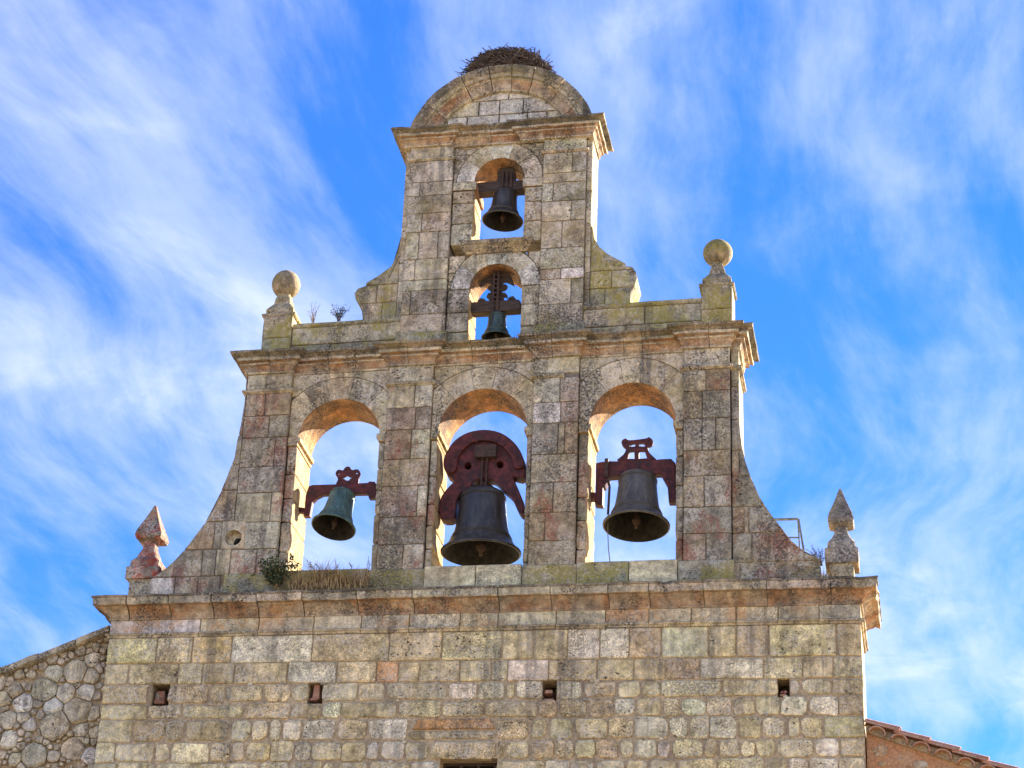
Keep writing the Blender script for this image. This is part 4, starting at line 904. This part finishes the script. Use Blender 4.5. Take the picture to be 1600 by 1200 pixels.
# lower bell of the top tier
b5 = bell('smallest bell with a carved wooden yoke in the lower arch of the top tier', (.018, yT, 15.375), .195, .345, (.02, 15.725), M['bronze_teal'], (0, 0, 0))
S9 = (8.575, 720, 400, yT)
curve_mesh('headstock', [pxl([(160, 662), (780, 624), (800, 640), (805, 735), (788, 745), (165, 786), (155, 770)], *S9)], yT, .15, M['wood'], b5, .008)
cr = [(230, 662), (232, 605), (262, 574), (312, 580), (345, 612), (380, 610), (400, 575), (392, 560), (372, 580), (350, 552), (368, 510), (410, 498), (408, 478), (362, 440), (382, 405), (420, 400), (400, 372), (352, 355), (310, 388), (276, 425), (255, 398), (268, 355), (330, 232), (430, 176), (500, 165), (592, 192), (680, 285), (716, 402), (692, 386), (640, 362), (592, 350), (562, 372), (560, 398), (600, 385), (626, 410), (614, 442), (588, 462), (550, 472), (546, 500), (592, 500), (622, 532), (626, 566), (592, 546), (572, 562), (582, 604), (622, 610), (652, 560), (702, 545), (736, 582), (742, 640)]
curve_mesh('crest', [pxl(cr, *S9)], yT, .035, M['wood'], b5, .004)
for q in (448, 510):
    bm = MB(); x, zt = at(720+q/8.575, 400+205/8.575, yT-.09); _, zb = at(720+q/8.575, 400+775/8.575, yT-.09); bm.box(x-.014, x+.014, yT-.10, yT-.03, zb, zt); bm.build('strap', M['iron'], b5, warp=False)
for q in range(8):
    bm = MB(); x, z = at(720+478/8.575, 400+(250+q*60)/8.575, yT-.09); bm.box(x-.04, x+.04, yT-.095, yT-.07, z-.012, z+.012); bm.build('strap_rung', M['iron'], b5, warp=False)

# ================================================================== STORK NEST
NC = Vector((.02, .45, 19.28))
nest = thing('stick_nest', NC, 'large bird nest of dry sticks on top of the curved pediment', 'nest')
def stick(mb, p, d, L, r):
    bend = Vector((rnd(-1, 1), rnd(-1, 1), rnd(-1, 1)))*L*.08
    mb.tube([p-d*L/2, p+bend, p+d*L/2], r, 4, r*.55)
def nbase(x): return PCZ+math.sqrt(max(.2, (PRO+.01)**2-(x-PCX)**2))-.01
def nheight(q): return .40*math.sqrt(max(0., 1-.66*min(q, 1.)**5))
NRX, NRY = .60, .40
mass = MB()
for k in range(2600):
    a = rnd(0, 2*math.pi); q = 1-.9*random.random()**2.4 if random.random() < .7 else math.sqrt(random.random())
    q *= 1+.05*math.sin(3*a+.4)+.04*math.sin(8*a)
    x, y_ = NC.x+NRX*q*math.cos(a), .47+NRY*q*math.sin(a); w = 1-random.random()**1.5*.9 if q < .85 else random.random()
    p = Vector((x, y_, nbase(x)+nheight(q)*w+rnd(-.01, .015)))
    d = Vector((-NRX*math.sin(a), NRY*math.cos(a), rnd(-.28, .28)))*1.6+Vector((rnd(-.6, .6), rnd(-.6, .6), rnd(-.2, .2)))
    stick(mass, p, d.normalized(), rnd(.10, .34), rnd(.005, .011))
mass.build('twig_mass', M['twig'], nest, warp=False, kind='stuff')
fill = MB(); vs = []; rr_ = (0.02, .3, .55, .75, .88)
for q in rr_:
    for k in range(24): a = k*math.pi/12; x = NC.x+NRX*q*math.cos(a); vs.append((x, .47+NRY*q*math.sin(a), nbase(x)+nheight(q)*.82))
for k in range(24): a = k*math.pi/12; x = NC.x+NRX*.9*math.cos(a); vs.append((x, .47+NRY*.9*math.sin(a), nbase(x)-.12))
fill.add(vs, [(i*24+k, i*24+(k+1) % 24, (i+1)*24+(k+1) % 24, (i+1)*24+k) for i in range(5) for k in range(24)]+[tuple(range(24))]); fill.build('nest_core', M['twig'], nest, warp=False)
for k in range(90):
    a = rnd(math.pi*.8, math.pi*1.25) if k < 22 else rnd(-math.pi, 0) if k < 62 else rnd(0, 2*math.pi); q = rnd(.9, 1.04) if k < 62 else rnd(.3, .9)
    x, y_ = NC.x+NRX*q*math.cos(a), .47+NRY*q*math.sin(a); p = Vector((x, y_, nbase(x)+nheight(q)*rnd(.3, 1.05)))
    d = Vector((-math.sin(a)*rnd(-1, 1)+math.cos(a)*rnd(0, .5), math.cos(a)*rnd(-1, 1)*.5, rnd(-.25, .45))).normalized()
    s_ = MB(); stick(s_, p, d, rnd(.16, .36), rnd(.006, .011)); s_.build('twig', M['twig'], nest, warp=False)

# ================================================================== LEFT RUBBLE WALL
RY = .24
RW = thing('rubble_wall', (-6, RY, 0), 'rough fieldstone gable wall with sloping stone coping, left of the bell gable', 'wall')
ra = at(0, 1056, RY); rb = at(150, 1001, RY); slope = (rb[1]-ra[1])/(rb[0]-ra[0])
def rtop(x): return ra[1]+slope*(x-ra[0])
XL = -8.2
rm = MB(); poly = [(XL, 0), (-4.52, 0), (-4.52, rtop(-4.52)), (XL, rtop(XL))]
rm.add([(x, RY+.05, z) for x, z in poly]+[(x, RY+.6, z) for x, z in poly], [(0, 1, 2, 3), (7, 6, 5, 4), (3, 2, 6, 7), (0, 3, 7, 4)]); rwall = rm.build('wall_body', M['mortar'], RW, warp=False)
sites = [(470, 620, 76), (325, 635, 60), (560, 645, 55), (270, 730, 80), (410, 750, 55), (530, 750, 58), (140, 825, 62), (320, 845, 58), (480, 865, 85), (230, 815, 28), (90, 740, 48), (45, 925, 60), (140, 910, 40), (340, 960, 95), (500, 985, 48), (50, 1050, 60), (450, 1100, 75), (210, 1150, 80), (575, 545, 50), (20, 800, 45), (50, 685, 28), (490, 1060, 40), (590, 1000, 40), (330, 1150, 35), (580, 880, 40), (560, 1150, 50), (90, 1170, 40), (610, 600, 30), (600, 470, 26), (500, 490, 30), (400, 520, 24), (120, 640, 28), (330, 550, 30), (190, 640, 26), (260, 585, 26), (560, 490, 22), (440, 520, 20), (180, 960, 40), (250, 890, 26), (430, 920, 26)]
S_ = [(*at(a/4, 900+b/4, RY), r/4/131*1.04) for a, b, r in sites]
tries = 0
while tries < 1500 and len(S_) < 340:
    tries += 1; x = rnd(-7.4, -4.5); z = rnd(9.0, rtop(-4.6)-.02); r_ = rnd(.02, .05) if x > -5.85 else rnd(.03, .15)
    if z > rtop(x)-.06: continue
    if all(math.hypot(x-a, z-b) > (r_+q)*.86 for a, b, q in S_): S_.append((x, z, r_))
for i, (x, z, r_) in enumerate(S_):
    p = circ(x, z, r_*1.42, 9)
    p = [(x+(q[0]-x)*rnd(.9, 1.08)*1.06, z+(q[1]-z)*rnd(.88, 1.05)*.98) for q in p]
    for j, (a, b, q) in enumerate(S_):
        if j == i or math.hypot(a-x, b-z) > 2.6*(q+r_): continue
        nx, nz = a-x, b-z; d = (a*a+b*b-x*x-z*z+r_*r_-q*q)/2; p = clip_half(p, nx, nz, d)
        if len(p) < 3: break
    if len(p) < 3: continue
    nrm = math.hypot(slope, 1); p = clip_half(p, -slope/nrm, 1/nrm, (ra[1]-slope*ra[0]-.04)/nrm); p = clip_half(p, 1, 0, -4.515)
    if len(p) < 3: continue
    cl = pick([('light', 4), ('white', 3), ('grey', 1.5), ('beige', 2), ('tan', .7)] if r_ > .06 else [('pink', 2), ('tan', 3), ('grey', 2), ('beige', 2)])
    stone('field_stone', p, RY-rnd(.0, .03), RY+.09, rwall, M['wall'], tuple(v*min(1.28, .78/cl[0]) for v in cl), gap=rnd(.003, .008), bev=min(.025, r_*.25), rd=.012, jit=.004, step=.08, proud=.012, tilt=.08)
xs = [XL, -7.0, -6.35, at(0, 1060, RY)[0]+.05, at(64, 1030, RY)[0], at(122, 1008, RY)[0], -4.56]
for i, (a, b) in enumerate(zip(xs, xs[1:])):
    l = .0 + (.02 if i == len(xs)-2 else 0); s_ = MB(); n = 4; vs = []; h0, h1 = rtop(a)+l, rtop(b)+l+.012
    prf = [(RY+.62, -.03), (RY-.06, -.03), (RY-.10, -.015), (RY-.105, .055), (RY+.62, .065)]
    for k in range(n+1):
        f = k/n; x = a+.006+(b-a-.012)*f; zt = h0+(h1-h0)*f
        for y_, dz in prf: vs.append((x, y_+rnd(-.006, .006), zt+dz+rnd(-.005, .005)))
    m_ = len(prf); fs = [(k*m_+q, (k+1)*m_+q, (k+1)*m_+(q+1) % m_, k*m_+(q+1) % m_) for k in range(n) for q in range(m_)]+[tuple(range(m_))[::-1], tuple(n*m_+q for q in range(m_))]
    mesh('coping_slab', vs, [f[::-1] for f in fs], M['crust'], RW, warp=False, color=PAL['grey'])

# ================================================================== RIGHT WING WITH TILED ROOF
GY = .14
RWG = thing('tiled_roof_wing', (6, GY, 0), 'orange rendered side wing with clay tiled roof edge, right of the bell gable', 'building')
ta = at(1354, 1123, GY-.12); tb_ = at(1580, 1199, GY-.12); ts = (tb_[1]-ta[1])/(tb_[0]-ta[0])
def ttop(x): return ta[1]+ts*(x-ta[0])
gm = MB(); XR = 9.5; poly = [(4.505, 0), (XR, 0), (XR, ttop(XR)-.14), (4.505, ttop(4.505)-.14)]
gm.add([(x, GY, z) for x, z in poly]+[(x, GY+7, z) for x, z in poly], [(0, 1, 2, 3), (7, 6, 5, 4), (3, 2, 6, 7), (1, 5, 6, 2)]); gw = gm.build('wall', M['render'], RWG, warp=False)
bed = []
for k in range(700):
    x = rnd(4.55, 6.4); z = rnd(9.2, ttop(x)-.23); r_ = rnd(.025, .075)
    if any(math.hypot((x-a)/1.3, z-b) < r_+c+.012 for a, b, c in bed): continue
    bed.append((x, z, r_)); p = [(x+q[0]*r_*rnd(.85, 1.15)*1.3, z+q[1]*r_*rnd(.75, 1.1)) for q in circ(0, 0, 1, 9)]
    stone('bedded_stone', p, GY-.014, GY+.05, gw, M['frieze'], pick([('light', 1.5), ('beige', 2), ('tan', 2), ('orange', 1)]), gap=.001, rd=0, bev=.012, jit=.003, proud=.004, tilt=.03)
rs = MB(); rs.add([(4.505, GY-.06, ttop(4.505)-.05), (XR, GY-.06, ttop(XR)-.05), (XR, GY+7, ttop(XR)-.05), (4.505, GY+7, ttop(4.505)-.05), (4.505, GY-.06, ttop(4.505)-.14), (XR, GY-.06, ttop(XR)-.14), (XR, GY+7, ttop(XR)-.14), (4.505, GY+7, ttop(4.505)-.14)],
       [(0, 1, 2, 3), (7, 6, 5, 4), (4, 5, 1, 0), (1, 5, 6, 2)]); roof = rs.build('roof', M['mortar'], RWG, warp=False)
sd = Vector((1, 0, ts)).normalized(); nd = Vector((-ts, 0, 1)).normalized()
def barrel(name, c, axis, side, upv, L, r0, r1, th, parent, n=8, up=True):
    vs = []; fs = []
    for e, (r_, s_) in enumerate(((r0, -.5), (r1, .5))):
        for w in (0, th):
            for k in range(n+1):
                a = math.pi*k/n; vs.append(c+axis*(L*s_)+side*((r_-w)*math.cos(a))+upv*((r_-w)*math.sin(a)*(.8 if up else -.8)))
    m_ = n+1; q = 2*m_
    for k in range(n):
        fs += [(k, k+1, q+k+1, q+k), (m_+k+1, m_+k, q+m_+k, q+m_+k+1), (k, m_+k, m_+k+1, k+1), (q+k+1, q+m_+k+1, q+m_+k, q+k)]
    fs += [(0, q, q+m_, m_), (n, m_+n, q+m_+n, q+n)]
    return mesh(name, vs, fs, M['tile'], parent, warp=False)
Y_ = Vector((0, 1, 0)); x = 4.62; k = 0
while x < 8.6:      # verge course: tiles laid across the slope, ends to the front
    barrel('verge_tile', Vector((x, GY+.06, ttop(x)-.16+rnd(-.008, .008)))+nd*.02, Y_, sd, nd, .42, .10, .115, .018, roof); x += .235+rnd(-.015, .015)
s0 = 0.; base_ = Vector((4.52, 0, ttop(4.52)))
for row in range(4):
    s0 = -.1*(row % 2)
    for k in range(13):
        c = base_+sd*(s0+.2+k*.335+rnd(-.015, .015))+Y_*(GY-.07+row*.2)+nd*(-.055+rnd(-.004, .006))-nd*.0
        if c.x < 4.6: continue
        L = .40; tilt = (sd-nd*-.05).normalized()
        barrel('roof_tile', c+nd*.01, (sd+nd*.055).normalized(), Y_, nd, L, .082, .10, .016, roof)
    if row == 0:
        mr = MB(); mr.box(0, 1, 0, 1, 0, 1)

# ================================================================== PLANTS AND SMALL THINGS
def leafquad(mb, p, d, L, w):
    d = d.normalized(); s_ = d.cross(Vector((rnd(-1, 1), rnd(-1, 1), rnd(-1, 1)))).normalized()
    mb.add([p, p+d*L*.5+s_*w, p+d*L, p+d*L*.5-s_*w], [(0, 1, 2, 3)])
def shrub(name, label, cat, base, hgt, rad, nst, nlf, leaf, m_leaf, m_stem, lean=(0, 0), spread=1.):
    root = thing(name, base, label, cat); st = MB(); lf = MB(); b = Vector(base)
    for k in range(nst):
        a = rnd(0, 2*math.pi); d = Vector((math.cos(a)*rad*rnd(.2, 1)*spread+lean[0], math.sin(a)*rad*rnd(.2, .7)+lean[1], hgt*rnd(.55, 1)))
        pts = [b+Vector((rnd(-.03, .03), 0, 0))]
        for j in range(1, 5): f = j/4; pts.append(b+Vector((d.x*f**1.3, d.y*f**1.3, d.z*f))+Vector((rnd(-1, 1), rnd(-1, 1), 0))*.015)
        st.tube(pts, .005*max(.5, hgt/.4), 4, .0018)
        for j in range(nlf):
            f = rnd(.25, 1.05); i = min(3, int(f*4)); p = pts[i].lerp(pts[i+1], min(1, f*4-i)) + Vector((rnd(-1, 1), rnd(-1, 1), rnd(-1, 1)))*rad*.14
            leafquad(lf, p, Vector((rnd(-1, 1), rnd(-1, 1), rnd(-.3, 1))), leaf*rnd(.6, 1.2), leaf*rnd(.2, .35))
    st.build('stems', m_stem, root, warp=False); lf.build('leaves', m_leaf, root, warp=False)
def pt(px, py, y): x, z = at(px, py, y); return (x, y, z)
shrub('leafy_shrub', 'dark green leafy shrub growing on the base cornice beside the left arch', 'shrub', pt(432, 921, -.02), .40, .26, 30, 46, .045, M['leaf'], M['straw'])
shrub('thin_weed', 'tall thin dry weed standing on the left parapet near the stone ball', 'weed', pt(488, 512, .3), .38, .10, 8, 22, .013, M['straw'], M['straw'])
shrub('thorny_weed', 'small dark bushy weed on the left parapet next to the volute', 'weed', pt(529, 502, .3), .24, .17, 20, 20, .02, M['leaf'], M['twig'])
shrub('dry_bush', 'dry twiggy bush tucked beside the grey pointed finial', 'bush', pt(1282, 884, .35), .27, .19, 26, 9, .018, M['twig'], M['twig'], (-.04, 0))
shrub('sill_weed', 'small leafy weed on the sill of the left arch, nearest the jamb', 'weed', pt(486, 890, .4), .10, .05, 4, 12, .022, M['leaf'], M['twig'])
shrub('sill_weed', 'thin wispy weed on the sill below the green bell', 'weed', pt(525, 891, .4), .15, .05, 5, 8, .014, M['leaf'], M['straw'])
shrub('sill_weed', 'thin wispy weed on the right half of the left sill', 'weed', pt(549, 889, .4), .11, .04, 4, 8, .013, M['leaf'], M['straw'])
shrub('sill_weed', 'tall thin weed on the left sill against the second pier', 'weed', pt(575, 889, .4), .2, .04, 4, 8, .014, M['leaf'], M['straw'])
shrub('ledge_weed', 'thin grass stalks beside the smallest bell', 'weed', pt(806, 534, .4), .14, .05, 5, 2, .012, M['straw'], M['straw'])
shrub('wall_weed', 'pale dry weed at the joint of the rubble wall and bell gable', 'weed', pt(160, 998, .15), .16, .05, 6, 8, .014, M['straw'], M['straw'])
def grass(name, label, x0, x1, y0, y1, z, n, h, m_, parent=None):
    mb = MB()
    for k in range(n):
        p = Vector((rnd(x0, x1), rnd(y0, y1), z)); L = h*rnd(.45, 1.1)*(.55+.9*max(0, noise.noise(Vector((p.x*5, 3, 0)))+.5)); d = Vector((rnd(-.35, .35), rnd(-.45, .15), 1)).normalized(); w = rnd(.003, .0055)
        q = p+d*L*.55; e = q+(d+Vector((rnd(-.7, .7), rnd(-.7, .1), -.35)))*L*.5
        mb.add([p-Vector((w, 0, 0)), p+Vector((w, 0, 0)), q+Vector((w*.8, 0, 0)), q-Vector((w*.8, 0, 0)), e], [(0, 1, 2, 3), (3, 2, 4)])
    o = mb.build(name, m_); o['kind'] = 'stuff'; o['label'] = label; o['category'] = 'grass'
gx0 = at(455, 915, .0)[0]; gx1 = at(575, 915, .0)[0]
grass('dry_grass', 'dry straw-coloured grass along the sill of the left arch', gx0, gx1, -.06, .06, 11.74, 800, .36, M['straw'])
gx0 = at(1283, 895, .1)[0]; gx1 = at(1303, 895, .1)[0]
grass('dry_grass', 'dry grass tuft at the foot of the grey pointed finial', gx0, gx1, .05, .2, 11.74, 90, .2, M['straw'])
# metal railing behind the right wing of the gable
rl = thing('metal_railing', pt(1252, 860, .85), 'bent grey metal railing behind the right side scroll', 'railing')
def rp(px, py, y=.85): return Vector(pt(px, py, y))
for nm, pts, r_ in (('top_rail', (rp(1205, 812), rp(1247, 811)), .016), ('post', (rp(1246.5, 811), rp(1249.5, 858)), .010), ('brace', (rp(1247.5, 811), rp(1256, 862)), .014), ('middle_rail', (rp(1228, 840), rp(1247.5, 840)), .010)):
    b = MB(); b.tube(pts, r_, 6); b.build(nm, M['steel'], rl, warp=False)
print('objects', len(bpy.data.objects), 'tris', sum(len(p.vertices)-2 for o in bpy.data.objects if o.type == 'MESH' for p in o.data.polygons))
